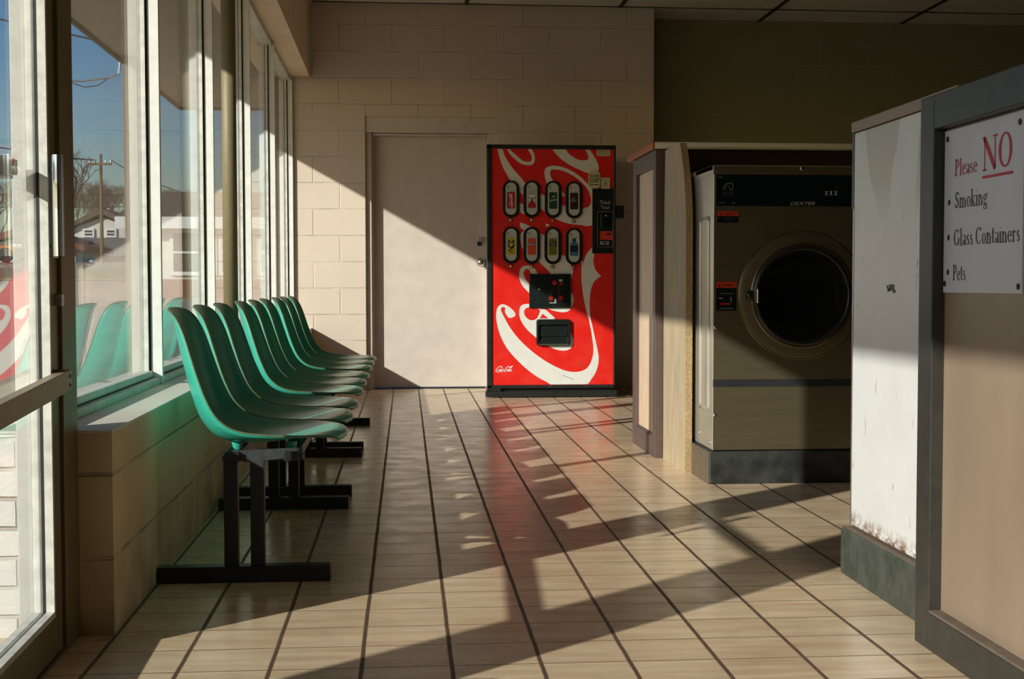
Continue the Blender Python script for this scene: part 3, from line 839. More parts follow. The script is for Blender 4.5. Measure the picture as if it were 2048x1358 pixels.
# ================================================================== VENDING MACHINE
ART={
 'S1':[(0.165,0.578),(0.201,0.59),(0.205,0.61),(0.185,0.638),(0.148,0.666),(0.108,0.678),(0.076,0.654),(0.066,0.598),(0.074,0.526),(0.098,0.447),(0.139,0.366),(0.197,0.294),(0.27,0.222),(0.353,0.157),(0.434,0.112),(0.487,0.09),(0.707,0.088),(0.759,0.131),(0.798,0.195),(0.814,0.275),(0.803,0.356),(0.785,0.436),(0.767,0.517),(0.753,0.581),(0.747,0.661),(0.749,0.733),(0.76,0.797),(0.783,0.845),(0.831,0.881),(0.79,0.925),(0.776,0.973),(0.774,0.997),(0.78,1.039),(0.772,1.089),(0.757,1.082),(0.722,1.039),(0.699,0.974),(0.689,0.997),(0.686,0.917),(0.688,0.837),(0.701,0.733),(0.719,0.645),(0.736,0.581),(0.751,0.517),(0.765,0.436),(0.774,0.356),(0.768,0.291),(0.741,0.227),(0.701,0.195),(0.636,0.184),(0.563,0.196),(0.48,0.233),(0.399,0.281),(0.309,0.35),(0.227,0.43),(0.161,0.518),(0.117,0.598),(0.1,0.638),(0.112,0.658),(0.132,0.654),(0.13,0.622),(0.145,0.594)],
 'S2':[(0.28,0.679),(0.244,0.662),(0.233,0.614),(0.246,0.558),(0.283,0.502),(0.324,0.462),(0.372,0.422),(0.437,0.377),(0.511,0.345),(0.576,0.341),(0.616,0.364),(0.63,0.405),(0.618,0.445),(0.589,0.477),(0.426,0.549),(0.495,0.575),(0.425,0.637),(0.393,0.642),(0.344,0.674)],
 'H2':[(0.296,0.654),(0.273,0.638),(0.269,0.614),(0.281,0.586),(0.314,0.562),(0.354,0.57),(0.373,0.598),(0.385,0.63),(0.369,0.644),(0.328,0.654)],
 'H2b':[(0.403,0.608),(0.382,0.575),(0.446,0.575)],
 'S3':[(0.425,0.653),(0.473,0.633),(0.53,0.62),(0.578,0.621),(0.61,0.645),(0.629,0.693),(0.624,0.733),(0.606,0.761),(0.504,0.757)],
 'S4':[(0.311,0.753),(0.262,0.805),(0.235,0.861),(0.236,0.909),(0.248,0.941),(0.284,0.957),(0.332,0.949),(0.372,0.893),(0.324,0.893),(0.308,0.925),(0.284,0.933),(0.266,0.909),(0.273,0.869),(0.31,0.813)],
 'S5':[(0.355,1.005),(0.452,0.913),(0.468,0.893),(0.609,0.861),(0.621,0.893),(0.624,0.925),(0.603,0.973),(0.586,1.021),(0.449,1.045),(0.386,1.021)],
 'Ra':[(0.078,1.793),(0.093,1.729),(0.119,1.658),(0.147,1.608),(0.169,1.569),(0.242,1.481),(0.328,1.424),(0.4,1.359),(0.472,1.31),(0.509,1.289),(0.588,1.261),(0.689,1.25),(0.764,1.258),(0.762,1.383),(0.687,1.365),(0.614,1.383),(0.549,1.391),(0.47,1.432),(0.398,1.47),(0.326,1.517),(0.276,1.552),(0.254,1.581),(0.197,1.644),(0.161,1.694),(0.131,1.743),(0.114,1.793)],
 'Rl':[(0.428,1.565),(0.418,1.614),(0.419,1.644),(0.433,1.664),(0.463,1.675),(0.501,1.676),(0.556,1.665),(0.621,1.636),(0.68,1.597),(0.735,1.543),(0.766,1.513),(0.771,1.252),(0.713,1.242),(0.653,1.281),(0.695,1.365),(0.734,1.38),(0.753,1.405),(0.755,1.444),(0.736,1.499),(0.706,1.538),(0.665,1.577),(0.606,1.616),(0.546,1.642),(0.507,1.649),(0.473,1.649),(0.459,1.634),(0.461,1.605),(0.48,1.571),(0.529,1.517),(0.57,1.458),(0.51,1.458),(0.451,1.516)],
 'Rt':[(0.468,1.801),(0.558,1.802),(0.593,1.763),(0.632,1.736),(0.672,1.719),(0.717,1.717),(0.736,1.73),(0.731,1.759),(0.71,1.796),(0.74,1.799),(0.77,1.76),(0.801,1.706),(0.812,1.666),(0.802,1.637),(0.733,1.626),(0.679,1.646),(0.605,1.68),(0.54,1.723),(0.496,1.767)],
 'Rr':[(0.146,1.798),(0.165,1.759),(0.204,1.721),(0.242,1.692),(0.282,1.68),(0.321,1.68),(0.343,1.697),(0.348,1.732),(0.342,1.761),(0.319,1.8),(0.29,1.8),(0.31,1.77),(0.325,1.741),(0.323,1.717),(0.31,1.704),(0.282,1.704),(0.252,1.716),(0.213,1.75),(0.173,1.784),(0.164,1.798)],
 'Re':[(0.241,1.267),(0.287,1.252),(0.331,1.228),(0.403,1.181),(0.425,1.153),(0.426,1.088),(0.506,1.053),(0.55,1.002),(0.616,0.925),(0.581,0.895),(0.479,0.934),(0.428,0.966),(0.377,1.009),(0.29,1.059),(0.261,1.074),(0.245,1.124),(0.242,1.181),(0.274,1.21),(0.242,1.231)],
 'Rf':[(0.239,1.409),(0.286,1.381),(0.329,1.331),(0.287,1.324),(0.24,1.345)],
 'Rg':[(0.423,1.26),(0.459,1.25),(0.431,1.235)],
}

VX, VY, VW, VZ = 0.582, 10.85, 0.935, 1.825
vm = thing('vending_machine', (VX + VW / 2, VY + 0.4, 0), 'tall red and white soda vending machine with eight drink buttons beside the white door', 'vending machine')
def VP(x, z, d=0.0): return Vector((VX + x, VY - d, z))
MB().box(VX + .068, VX + VW - .01, VY + 0.03, VY + 0.86, 0.075, VZ - 0.02).build('cabinet', M['vend_black'], vm, bevel=0.006)
s = MB()
s.box(VX, VX + 0.036, VY - 0.012, VY + 0.03, 0.07, VZ); s.box(VX + VW - 0.016, VX + VW, VY - 0.012, VY + 0.03, 0.07, VZ)
s.box(VX, VX + VW, VY - 0.012, VY + 0.03, VZ - 0.03, VZ); s.box(VX, VX + VW, VY - 0.012, VY + 0.03, 0.068, 0.092)
s.build('door_trim', M['vend_black'], vm, bevel=0.004)
panel = MB().box(VX + 0.03, VX + VW - 0.01, VY, VY + 0.028, 0.088, VZ - 0.025).build('front_panel', M['red'], vm)
def clip(poly, x0=0.037, x1=0.918, z0=0.094, z1=1.793):
    def half(P, ax, v, keep_gt):
        o_ = []
        for i in range(len(P)):
            a, b = P[i], P[(i + 1) % len(P)]
            ia = (a[ax] >= v) == keep_gt or a[ax] == v; ib = (b[ax] >= v) == keep_gt or b[ax] == v
            if ia: o_.append(a)
            if ia != ib:
                t = (v - a[ax]) / (b[ax] - a[ax]); o_.append((a[0] + (b[0] - a[0]) * t, a[1] + (b[1] - a[1]) * t))
        return o_
    P = poly
    for ax, v, k in ((0, x0, True), (0, x1, False), (1, z0, True), (1, z1, False)): P = half(P, ax, v, k)
    return P
def smooth_poly(P, n=3):
    L = len(P); o_ = []
    for i in range(L):
        a, b, c, d = P[i - 1], P[i], P[(i + 1) % L], P[(i + 2) % L]
        # keep straight or sharp corners sharp
        v1 = Vector((b[0] - a[0], b[1] - a[1])); v2 = Vector((c[0] - b[0], c[1] - b[1])); v3 = Vector((d[0] - c[0], d[1] - c[1]))
        sh1 = v1.length > 1e-6 and v2.length > 1e-6 and v1.angle(v2) > 1.15
        sh2 = v3.length > 1e-6 and v2.length > 1e-6 and v2.angle(v3) > 1.15
        for k in range(n):
            f = k / n
            aa = b if sh1 else a; dd = c if sh2 else d
            o_.append(tuple(0.5 * (2 * b[j] + (c[j] - aa[j]) * f + (2 * aa[j] - 5 * b[j] + 4 * c[j] - dd[j]) * f * f + (3 * b[j] - aa[j] - 3 * c[j] + dd[j]) * f ** 3) for j in range(2)))
    return o_
for ki, k in enumerate(('S1', 'S2', 'S3', 'S4', 'S5', 'Ra', 'Rl', 'Rt', 'Rr', 'Re', 'Rf', 'Rg')):
    P = clip(smooth_poly(ART[k]))
    if len(P) < 3: continue
    MB().prism([VP(x, z, 0.0001) for x, z in P], (0, -0.0003 - 0.00006 * ki, 0)).build('script_stroke', M['print_white'], panel, label='white script flourish')
for k in ('H2', 'H2b'):
    MB().prism([VP(x, z, 0.0012) for x, z in smooth_poly(ART[k])], (0, -0.0004, 0)).build('print_gap', M['red'], panel)

# a flowing script, drawn as thick and thin strokes
def pen(s, pts, w0, w1, frame, d=0.001):
    """round polyline ribbon; frame maps (x, z) to a point"""
    P = []
    n = (len(pts) - 1) * 5
    for i in range(n + 1): P.append(cr([tuple(p) for p in pts], i / n))
    L, R = [], []
    for i, p in enumerate(P):
        a = P[max(i - 1, 0)]; b = P[min(i + 1, n)]
        t = Vector((b[0] - a[0], b[1] - a[1]))
        if t.length < 1e-9: continue
        t.normalize()
        w = (w1 + (w0 - w1) * abs(t.y) ** 1.5) / 2
        L.append((p[0] - t.y * w, p[1] + t.x * w)); R.append((p[0] + t.y * w, p[1] - t.x * w))
    for i in range(len(L) - 1):
        s.face([frame(*L[i], d), frame(*R[i], d), frame(*R[i + 1], d), frame(*L[i + 1], d)])
def script_logo(name, x0, z0, W, H, m, parent, frame, d=0.001, k=1.0):
    s = MB()
    f = lambda x, z, dd: frame(x0 + (x + 0.18 * z) * W, z0 + z * H, dd)
    ww = 0.034 * k
    for st in ([(0.20, 0.92), (0.24, 0.78), (0.19, 0.74), (0.13, 0.90), (0.08, 0.98), (0.02, 0.85), (-.02, 0.55), (-.03, 0.3), (0.01, 0.12), (0.06, 0.1), (0.12, 0.25)],
               [(0.17, 0.50), (0.13, 0.42), (0.12, 0.25), (0.15, 0.14), (0.19, 0.22), (0.21, 0.4), (0.19, 0.5), (0.16, 0.52), (0.22, 0.46)],
               [(0.30, 0.48), (0.27, 0.52), (0.24, 0.4), (0.23, 0.22), (0.26, 0.13), (0.31, 0.22)],
               [(0.40, 0.48), (0.36, 0.52), (0.32, 0.35), (0.32, 0.18), (0.35, 0.14), (0.39, 0.3), (0.41, 0.5), (0.40, 0.25), (0.41, 0.14), (0.45, 0.2)],
               [(0.44, 0.32), (0.49, 0.33)],
               [(0.68, 0.9), (0.72, 0.78), (0.66, 0.72), (0.61, 0.88), (0.56, 0.96), (0.51, 0.8), (0.48, 0.5), (0.48, 0.25), (0.52, 0.08), (0.58, 0.1), (0.62, 0.22)],
               [(0.64, 0.50), (0.60, 0.42), (0.59, 0.25), (0.62, 0.14), (0.66, 0.22), (0.68, 0.4), (0.66, 0.5), (0.63, 0.52)],
               [(0.70, 0.45), (0.76, 0.7), (0.80, 0.98), (0.76, 1.0), (0.73, 0.7), (0.71, 0.3), (0.73, 0.13), (0.78, 0.2)],
               [(0.86, 0.48), (0.82, 0.52), (0.78, 0.35), (0.78, 0.18), (0.81, 0.14), (0.85, 0.3), (0.87, 0.5), (0.86, 0.25), (0.87, 0.14), (0.91, 0.2)],
               [(0.08, 0.02), (0.16, -0.06), (0.26, 0.02), (0.36, -0.04)]):
        pen(s, [(x, z) for x, z in st], ww, ww * 0.4, f, d)
    return s.build(name, m, parent, label='white cursive lettering')
# the pen widths are in unit space: squash x/z differently, so draw in a unit frame
script_logo('brand_lettering', 0.062, 0.185, 0.125, 0.046, M['white_ink'], panel, lambda x, z, d: VP(x, z, d), 0.0011, k=1.15)

def stadium(cx, cz, w, h, d0, d1, n=14):
    r = w / 2; pts = []
    for k in range(n + 1):
        a = math.pi * k / n; pts.append((cx + r * math.cos(a), cz + h / 2 - r + r * math.sin(a)))
    for k in range(n + 1):
        a = math.pi + math.pi * k / n; pts.append((cx + r * math.cos(a), cz - h / 2 + r + r * math.sin(a)))
    return [VP(x, z, d0) for x, z in pts], (0, -(d1 - d0), 0)
drinks = [(0.174, 1.434, 'can_red', 'cola'), (0.325, 1.435, 'can_pale', 'diet'), (0.479, 1.433, 'can_green', 'sprite'), (0.631, 1.430, 'can_maroon', 'pepper'),
          (0.175, 1.103, 'can_yellow', 'yellow'), (0.324, 1.101, 'can_orange', 'fanta'), (0.477, 1.100, 'can_olive', 'maid'), (0.631, 1.095, 'can_blue', 'water')]
blab = {'cola': 'button with red cola can', 'diet': 'button with pale diet cola can', 'sprite': 'button with dark green soda can', 'pepper': 'button with dark maroon can',
        'yellow': 'button with yellow soda can', 'fanta': 'button with orange soda can', 'maid': 'button with olive lemonade can', 'water': 'button with blue water bottle'}
for i, (cx_, cz_, mc, kind) in enumerate(drinks):
    p, v = stadium(cx_, cz_, 0.122, 0.268, 0.0, 0.016)
    bz = MB().prism(p, v).build('drink_button', M['plastic_black'], vm, bevel=0.003, label=blab[kind])
    p, v = stadium(cx_, cz_ + .003, 0.078, 0.232, 0.0158, 0.0175)
    MB().prism(p, v).build('button_label', M['label_grey'], bz)
    cz = cz_ - 0.008
    if kind == 'water':
        s = MB().prism([VP(cx_ + a, cz + b, 0.0172) for a, b in ((-.028, -.06), (.028, -.06), (.03, -.05), (.03, .02), (.022, .034), (.012, .042), (.012, .062), (-.012, .062), (-.012, .042), (-.022, .034), (-.03, .02), (-.03, -.05))], (0, -.0012, 0))
        c = s.build('can_picture', M[mc], bz)
        MB().prism([VP(cx_ + a, cz + b, 0.0183) for a, b in ((-.029, -.032), (.029, -.032), (.029, .014), (-.029, .014))], (0, -.0006, 0)).build('can_band', M['can_navy'], bz)
        MB().prism([VP(cx_ + a, cz + b, 0.0183) for a, b in ((-.013, .045), (.013, .045), (.013, .064), (-.013, .064))], (0, -.0006, 0)).build('bottle_cap', M['ink'], bz)
    else:
        hw, hh = 0.0295, 0.060
        s = MB().prism([VP(cx_ + a, cz + b, 0.0172) for a, b in ((-hw + .004, -hh), (hw - .004, -hh), (hw, -hh + .006), (hw, hh - .006), (hw - .004, hh), (-hw + .004, hh), (-hw, hh - .006), (-hw, -hh + .006))], (0, -.0012, 0))
        s.build('can_picture', M[mc], bz)
        fr = lambda x, z, d: VP(cx_ + x, cz + z, d)
        vert = lambda x, z, d: VP(cx_ - z, cz + x, d)
        if kind == 'cola':
            script_logo('can_lettering', -0.052, -0.012, 0.100, 0.026, M['white_ink'], bz, vert, 0.0189, 1.3)
        elif kind == 'diet':
            s = MB()
            for (a, b, w, h) in ((-.012, .030, .010, .008), (.012, .030, .010, .008), (-.014, .008, .007, .016), (.012, .006, .008, .016)):
                s.prism([fr(a + w * math.cos(t * .628), b + h * math.sin(t * .628), .0184) for t in range(10)], (0, -.0005, 0))
            s.build('can_highlight', M['white_ink'], bz)
            MB().prism([fr(-.029, -.055, .0184), fr(.029, -.055, .0184), fr(.028, -.030, .0184), fr(.006, -.002, .0184), (fr(-.006, -.002, .0184)), fr(-.028, -.030, .0184)], (0, -.0005, 0)).build('can_band', M['can_red'], bz)
            s = MB(); pen(s, [(-.024, .018), (-.008, .012), (.002, -.004), (.016, .016), (.026, .022)], .007, .005, fr, .0191); s.build('can_lettering', M['ink'], bz)
        elif kind == 'sprite':
            MB().prism([fr(-.012, .016, .0184), fr(.012, .028, .0184), (fr(.016, .038, .0184)), fr(-.004, .030, .0184)], (0, -.0005, 0)).build('can_emblem', M['lime'], bz)
            text_mesh('can_lettering', 'Sprite', .050, .018, fr(-.025, -.012, .0185), Vector((1, 0, .18)).normalized(), (0, 0, 1), M['white_ink'], bz)
        elif kind == 'pepper':
            text_mesh('can_lettering', 'Dr', .026, .014, fr(-.016, .006, .0185), Vector((1, 0, .2)).normalized(), (0, 0, 1), M['label_grey'], bz)
            text_mesh('can_lettering', 'Pepper', .048, .016, fr(-.024, -.014, .0185), Vector((1, 0, .25)).normalized(), (0, 0, 1), M['label_grey'], bz)
        elif kind == 'yellow':
            s = MB(); pen(s, [(-.02, -.006), (-.018, .036), (-.017, .044)], .008, .005, fr, .0186); pen(s, [(-.018, .044), (-.004, .030), (.002, .028), (.018, .044)], .006, .008, fr, .0187)
            pen(s, [(.018, .044), (.017, .02), (.018, -.002)], .008, .005, fr, .0188); pen(s, [(-.018, .0), (-.006, -.008), (.006, -.006), (.02, .006), (.006, -.014), (-.02, -.030)], .009, .008, fr, .0189)
            s.build('can_lettering', M['can_navy'], bz)
            MB().prism([fr(-.012, -.045, .0184), fr(.012, -.045, .0184), fr(.010, -.034, .0184), fr(-.010, -.034, .0184)], (0, -.0005, 0)).build('can_emblem', M['can_olive'], bz)
        elif kind == 'fanta':
            MB().prism([fr(-.028, .000, .0184), fr(.026, .014, .0184), fr(.028, .032, .0184), fr(-.028, .018, .0184)], (0, -.0005, 0)).build('can_band', M['can_navy'], bz)
            text_mesh('can_lettering', 'Fanta', .046, .016, fr(-.023, .004, .0192), Vector((1, 0, .24)).normalized(), (0, 0, 1), M['white_ink'], bz)
        elif kind == 'maid':
            MB().prism([fr(-.027, .006, .0184), fr(.027, .006, .0184), fr(.025, .040, .0184), fr(-.025, .040, .0184)], (0, -.0005, 0)).build('can_band', M['ink'], bz)
            text_mesh('can_lettering', 'Minute', .040, .010, fr(-.02, .025, .0192), (1, 0, 0), (0, 0, 1), M['label_grey'], bz)
            text_mesh('can_lettering', 'Maid', .028, .010, fr(-.014, .011, .0192), (1, 0, 0), (0, 0, 1), M['label_grey'], bz)
    s = MB()
    for a in range(12): pass
    s.lathe(VP(cx_ - .022, cz_ + .086, .0174), (0, -1, 0), [(.0045, 0), (.0085, .001), (.0085, 0)], 14)
    s.box(VX + cx_ - .036, VX + cx_ + .036, VY - .0182, VY - .0174, cz_ + .060, cz_ + .0615)
    s.build('label_print', M['ink_grey'], bz)
    MB().lathe(VP(cx_ - .004, cz_ - .1515, 0), (0, -1, 0), [(.0, .002), (.0135, .002), (.0135, .010), (.0, .010)], 18).build('indicator_ring', M['plastic_black'], bz)
    MB().lathe(VP(cx_ - .004, cz_ - .1515, .008), (0, -1, 0), [(.0, 0), (.0098, 0), (.0095, .005), (.0, .007)], 16).build('indicator_lamp', M['cream_lamp' if i not in (2, 3, 6, 7) else 'amber_lamp'], bz, smooth=True)

# display
dsp = MB().box(VX + .305, VX + .607, VY - .018, VY, .650, .897).build('display_frame', M['plastic_black'], vm, bevel=0.003)
MB().box(VX + .322, VX + .592, VY - .0195, VY - .0175, .672, .880).build('display_window', M['screen'], dsp)
for (x, z, w, h, sh) in ((.462, .690, .030, .090, 0), (.520, .690, .030, .090, 1)):
    P = [(-.5, 0), (.5, 0), (.55, .12), (.42, .42), (.5, .62), (.3, .85), (.2, 1.0), (-.2, 1.0), (-.3, .85), (-.5, .62), (-.42, .42), (-.55, .12)]
    MB().prism([VP(x + a * w, z + b * h + (.045 if sh else 0) * (b > .9), .0198) for a, b in P], (0, -.0005, 0)).build('bottle_print', M['can_maroon'] if not sh else M['can_maroon'], dsp)
for (x, z, r) in ((.488, .832, .018), (.462, .722, .016), (.535, .722, .016), (.535, .826, .012)):
    MB().lathe(VP(x, z, .0204), (0, -1, 0), [(0, .0), (r, 0), (r, .0005), (0, .0005)], 18).build('emblem_print', M['can_red'], dsp)
s = MB(); s.box(VX + .520, VX + .545, VY - .0215, VY - .0203, .842, .857); s.box(VX + .452, VX + .500, VY - .0215, VY - .0203, .684, .689); s.box(VX + .489, VX + .499, VY - .0215, VY - .0203, .689, .715)
s.box(VX + .370, VX + .384, VY - .0215, VY - .0195, .782, .787)
s.build('label_print', M['label_grey'], dsp)
# delivery slot: a deep rounded hood
sl = MB()
x0, x1, z0, z1 = VX + .356, VX + .605, .377, .570
def rr(x0, x1, z0, z1, r, y, n=5):
    pts = []
    for cx_, cz_, a0 in ((x1 - r, z1 - r, 0), (x0 + r, z1 - r, 90), (x0 + r, z0 + r, 180), (x1 - r, z0 + r, 270)):
        for k in range(n + 1):
            a = math.radians(a0 + 90 * k / n); pts.append(Vector((cx_ + r * math.cos(a), y, cz_ + r * math.sin(a))))
    return pts
rings = [rr(x0, x1, z0, z1, .018, VY), rr(x0 + .003, x1 - .003, z0 + .003, z1 - .003, .018, VY - .030), rr(x0 + .016, x1 - .016, z0 + .018, z1 - .040, .012, VY - .030), rr(x0 + .020, x1 - .020, z0 + .060, z1 - .048, .01, VY - .002)]
rv = [[sl.bm.verts.new(p) for p in r] for r in rings]
for A, B in zip(rv, rv[1:]):
    for k in range(len(A)): sl.bm.faces.new((A[k], A[(k + 1) % len(A)], B[(k + 1) % len(A)], B[k]))
sl.bm.faces.new(rv[-1])
hood = sl.build('delivery_slot', M['plastic_black'], vm)
MB().box(x0 + .02, x1 - .02, VY - .012, VY - .004, .446, .522).build('slot_flap', M['screen'], hood, bevel=.002)
MB().box(x0 + .018, x1 - .018, VY - .034, VY - .028, z0 + .008, z0 + .012).build('worn_lip', M['edge_tan'], hood)
# coin panel
cp_ = MB().box(VX + .764, VX + .922, VY - .010, VY, 1.045, 1.515).build('coin_panel', M['plastic_black'], vm, bevel=.002)
text_mesh('lettering', 'Thank', .084, .026, VP(.816, 1.402, .0102), (1, 0, 0), (0, 0, 1), M['label_grey'], cp_, label='white words on the coin panel')
text_mesh('lettering', 'You!', .062, .026, VP(.826, 1.366, .0102), (1, 0, 0), (0, 0, 1), M['label_grey'], cp_, label='white words on the coin panel')
s = MB()
for a, b, c, d in ((.800, .9145, 1.345, 1.349), (.911, .9145, 1.090, 1.349), (.800, .9145, 1.090, 1.0935), (.800, .803, 1.090, 1.349)): s.box(VX + a, VX + b, VY - .0125, VY - .0095, c, d)
s.build('reader_frame', M['steel_dull'], cp_)
MB().box(VX + .826, VX + .902, VY - .022, VY - .01, 1.225, 1.335).build('bill_reader', M['panel_black'], cp_, bevel=.003)
MB().box(VX + .853, VX + .868, VY - .0228, VY - .0215, 1.314, 1.321).build('reader_light', M['label_grey'], cp_)
MB().box(VX + .822, VX + .911, VY - .012, VY - .0095, 1.143, 1.206).build('red_plate', M['warn_red'], cp_)
MB().box(VX + .868, VX + .902, VY - .0127, VY - .0118, 1.178, 1.192).build('plate_print', M['ink'], cp_)
MB().box(VX + .822, VX + .888, VY - .013, VY - .0095, 1.108, 1.134).build('coin_return', M['steel_dull'], cp_, bevel=.002)
MB().box(VX + .848, VX + .862, VY - .0138, VY - .0128, 1.112, 1.130).build('coin_slot', M['ink'], cp_)
MB().box(VX + VW - .001, VX + VW + .062, VY + .0, VY + .10, 1.300, 1.392).build('side_box', M['plastic_black'], vm, bevel=.004)
# stickers
st = MB().box(VX + .797, VX + .894, VY - .0012, VY, 1.748, 1.792).build('sticker', M['sticker'], vm, label='cream sticker in the upper corner')
s = MB()
for k in range(3): s.box(VX + .806, VX + .884 - .02 * (k % 2), VY - .0018, VY - .0011, 1.781 - k * .012, 1.7835 - k * .012)
s.build('label_print', M['ink_grey'], st)
P = rr(VX + .736, VX + .823, 1.514, 1.639, .03, VY - .0112)
st = MB().prism(P, (0, .0110, 0)).build('sticker', M['sticker'], vm, label='rounded calorie count sticker')
text_mesh('lettering', 'CALORIES', .076, .020, (VX + .7415, VY - .0114, 1.594), (1, 0, 0), (0, 0, 1), M['ink'], st, bold=.02)
text_mesh('lettering', 'COUNT', .076, .032, (VX + .7415, VY - .0114, 1.556), (1, 0, 0), (0, 0, 1), M['ink'], st, bold=.03)
s = MB(); s.box(VX + .744, VX + .814, VY - .0118, VY - .0111, 1.538, 1.545); s.build('label_print', M['ink_grey'], st)
st = MB().box(VX + .830, VX + .892, VY - .0112, VY, 1.512, 1.593).build('sticker', M['sticker'], vm, label='small square sticker over the coin panel')
s = MB()
for k in range(5):
    if k != 2: s.box(VX + .838, VX + .884, VY - .0118, VY - .0111, 1.581 - k * .014, 1.5835 - k * .014)
s.lathe((VX + .861, VY - .0111, 1.552), (0, -1, 0), [(.004, 0), (.009, .0007), (.004, .0007)], 12)
s.build('label_print', M['ink_grey'], st)
# scratches on the print
s = MB()
for a, b, c, d, w in ((.665, .262, .700, .218, .004), (.060, .262, .078, .278, .004), (.55, .160, .628, .130, .003)):
    pen(s, [(a, b), ((a + c) / 2 + .003, (b + d) / 2), (c, d)], w, w, lambda x, z, dd: VP(x, z, dd), .0016)
s.build('scratch', M['edge_tan'], panel)
# base
MB().box(VX + .075, VX + VW - .03, VY + .02, VY + .84, .045, .072).build('plinth', M['ink'], vm)
s = MB(); s.box(VX - .012, VX + VW + .012, VY - .02, VY + .06, .006, .048); s.box(VX - .004, VX + .10, VY - .014, VY + .05, .048, .070)
s.build('kick_plate', M['vend_black'], vm, bevel=.004)
s = MB()
for x in (.10, .88):
    for y in (.06, .78): s.lathe((VX + x, VY + y, 0), (0, 0, 1), [(0, 0), (.02, 0), (.02, .02), (.01, .02), (.01, .05), (0, .05)], 12)
s.build('levelling_foot', M['ink'], vm)
MB().lathe(VP(.455, .080, .012), (0, -1, 0), [(0, 0), (.005, 0), (.004, .003), (0, .004)], 10).build('screw', M['chrome'], vm)

# ================================================================== FAR WASHER ISLAND
# end panel: brown frame round a beige laminate sheet
ep = thing('end_panel', (1.195, 7.35, 0), 'brown framed beige end panel of the far washer island, under the orange shelf edge', 'panel')
XA, XB = 1.168, 1.225
s = MB()
s.box(XA, XB, 7.60, 7.70, 0, 1.452); s.box(XA, XB, 7.0, 7.075, 0, 1.452)
s.box(XA, XB, 7.075, 7.60, 0, 0.095); s.box(XA, XB, 7.075, 7.60, 1.375, 1.452)
s.build('frame', M['frame_brown'], ep, bevel=.002)
MB().box(XA + .018, XA + .030, 7.07, 7.61, .09, 1.38).build('inset_sheet', M['laminate'], ep)
s = MB(); s.prism([(XA + .002, 7.08, .095), (XA + .018, 7.08, .105), (XA + .018, 7.08, .095)], (0, .51, 0)); s.build('quarter_round', M['frame_brown'], ep)
# shelf over it
sh = thing('shelf_top', (2.6, 7.38, 1.455), 'long shelf top with a pale rolled front edge over the far washers', 'shelf')
MB().box(1.168, 4.4, 7.0, 7.78, 1.456, 1.486).build('top_board', M['laminate'], sh)
s = MB()
s.tube([(1.162, 6.992, 1.471), (4.4, 6.992, 1.471)], 0.0165, 16)
s.build('front_edge', M['counter_edge'], sh, smooth=True)
MB().box(1.150, 1.168, 6.985, 7.79, 1.455, 1.487).build('side_edge', M['wood_orange'], sh, bevel=.004, label='orange wood side edge')
bb = MB().box(1.226, 4.4, 7.02, 7.06, 0, 1.455).build('back_board', M['brown_dark'])
tag(bb, 'dark brown upright board behind the far washer, below the pale shelf edge', 'board')
bb.data.transform(Matrix.Translation((-2.8, -7.04, 0))); bb.location = (2.8, 7.04, 0)
# particle board sheet, its top corner leaning back
pb = thing('particle_board_sheet', (1.22, 6.7, 0), 'raw particle board sheet standing between the framed end panel and the far washer', 'board')
n = 24; s = MB()
prof = []
for k in range(n + 1):
    z = 1.445 * k / n
    t = max(0, (z - 1.05) / 0.4)
    prof.append((z, 6.425 + 0.16 * t ** 2.2, 6.985 - 0.03 * t))
L1 = [s.bm.verts.new((1.206, a, z)) for z, a, b in prof]; L2 = [s.bm.verts.new((1.236, a, z)) for z, a, b in prof]
R1 = [s.bm.verts.new((1.206, b, z)) for z, a, b in prof]; R2 = [s.bm.verts.new((1.236, b, z)) for z, a, b in prof]
for i in range(n):
    s.bm.faces.new((L1[i], L1[i + 1], R1[i + 1], R1[i])); s.bm.faces.new((L2[i], R2[i], R2[i + 1], L2[i + 1]))
    s.bm.faces.new((R1[i], R1[i + 1], R2[i + 1], R2[i]))
for A in (0, n): s.bm.faces.new((L1[A], R1[A], R2[A], L2[A]))
s.build('sheet', M['plywood'], pb)
s = MB()
for i in range(n):
    a = prof[i]; b = prof[i + 1]
    s.face([(1.206, a[1], a[0]), (1.236, a[1], a[0]), (1.236, b[1], b[0]), (1.206, b[1], b[0])])
s.build('raw_edge', M['ply_edge'], pb, label='coarse tan front edge')

# plinth under the far washers
fp = thing('washer_plinth', (1.8, 6.5, 0), 'low black painted plinth under the far steel washer', 'plinth')
MB().box(1.237, 4.4, 6.055, 7.0, 0, 0.135).build('plinth_body', M['plinth_black'], fp, bevel=.006)
MB().box(1.2335, 1.2375, 6.062, 6.42, 0.0, 0.134).build('end_face', M['plinth_tan'], fp, label='dusty brown end face')

def ring_prof(r0, r1, h): return [(r0, 0), (r0, h * .6), (r0 + (r1 - r0) * .3, h), (r0 + (r1 - r0) * .7, h), (r1, h * .5), (r1, 0)]
def washer(x0, x1, yf, yb, z0, z1, label, body_side, d=-1, front=True):
    """front loader; d=-1 faces -y, d=+1 faces +y (yf is always the front plane)"""
    w = thing('washing_machine', ((x0 + x1) / 2, (yf + yb) / 2, z0), label, 'washing machine')
    Y = lambda a: yf + d * a                     # a > 0 sticks out of the front
    def bx(s, xa, xb, a, b, za, zb):
        ya, ybb = sorted((Y(a), Y(b))); s.box(xa, xb, ya, ybb, za, zb)
    s = MB(); s.box(x0, x1, min(yf, yb) + .004, max(yf, yb) - .004, z0, z1 - .008); s.build('cabinet', body_side, w, bevel=.004)
    return w, Y, bx

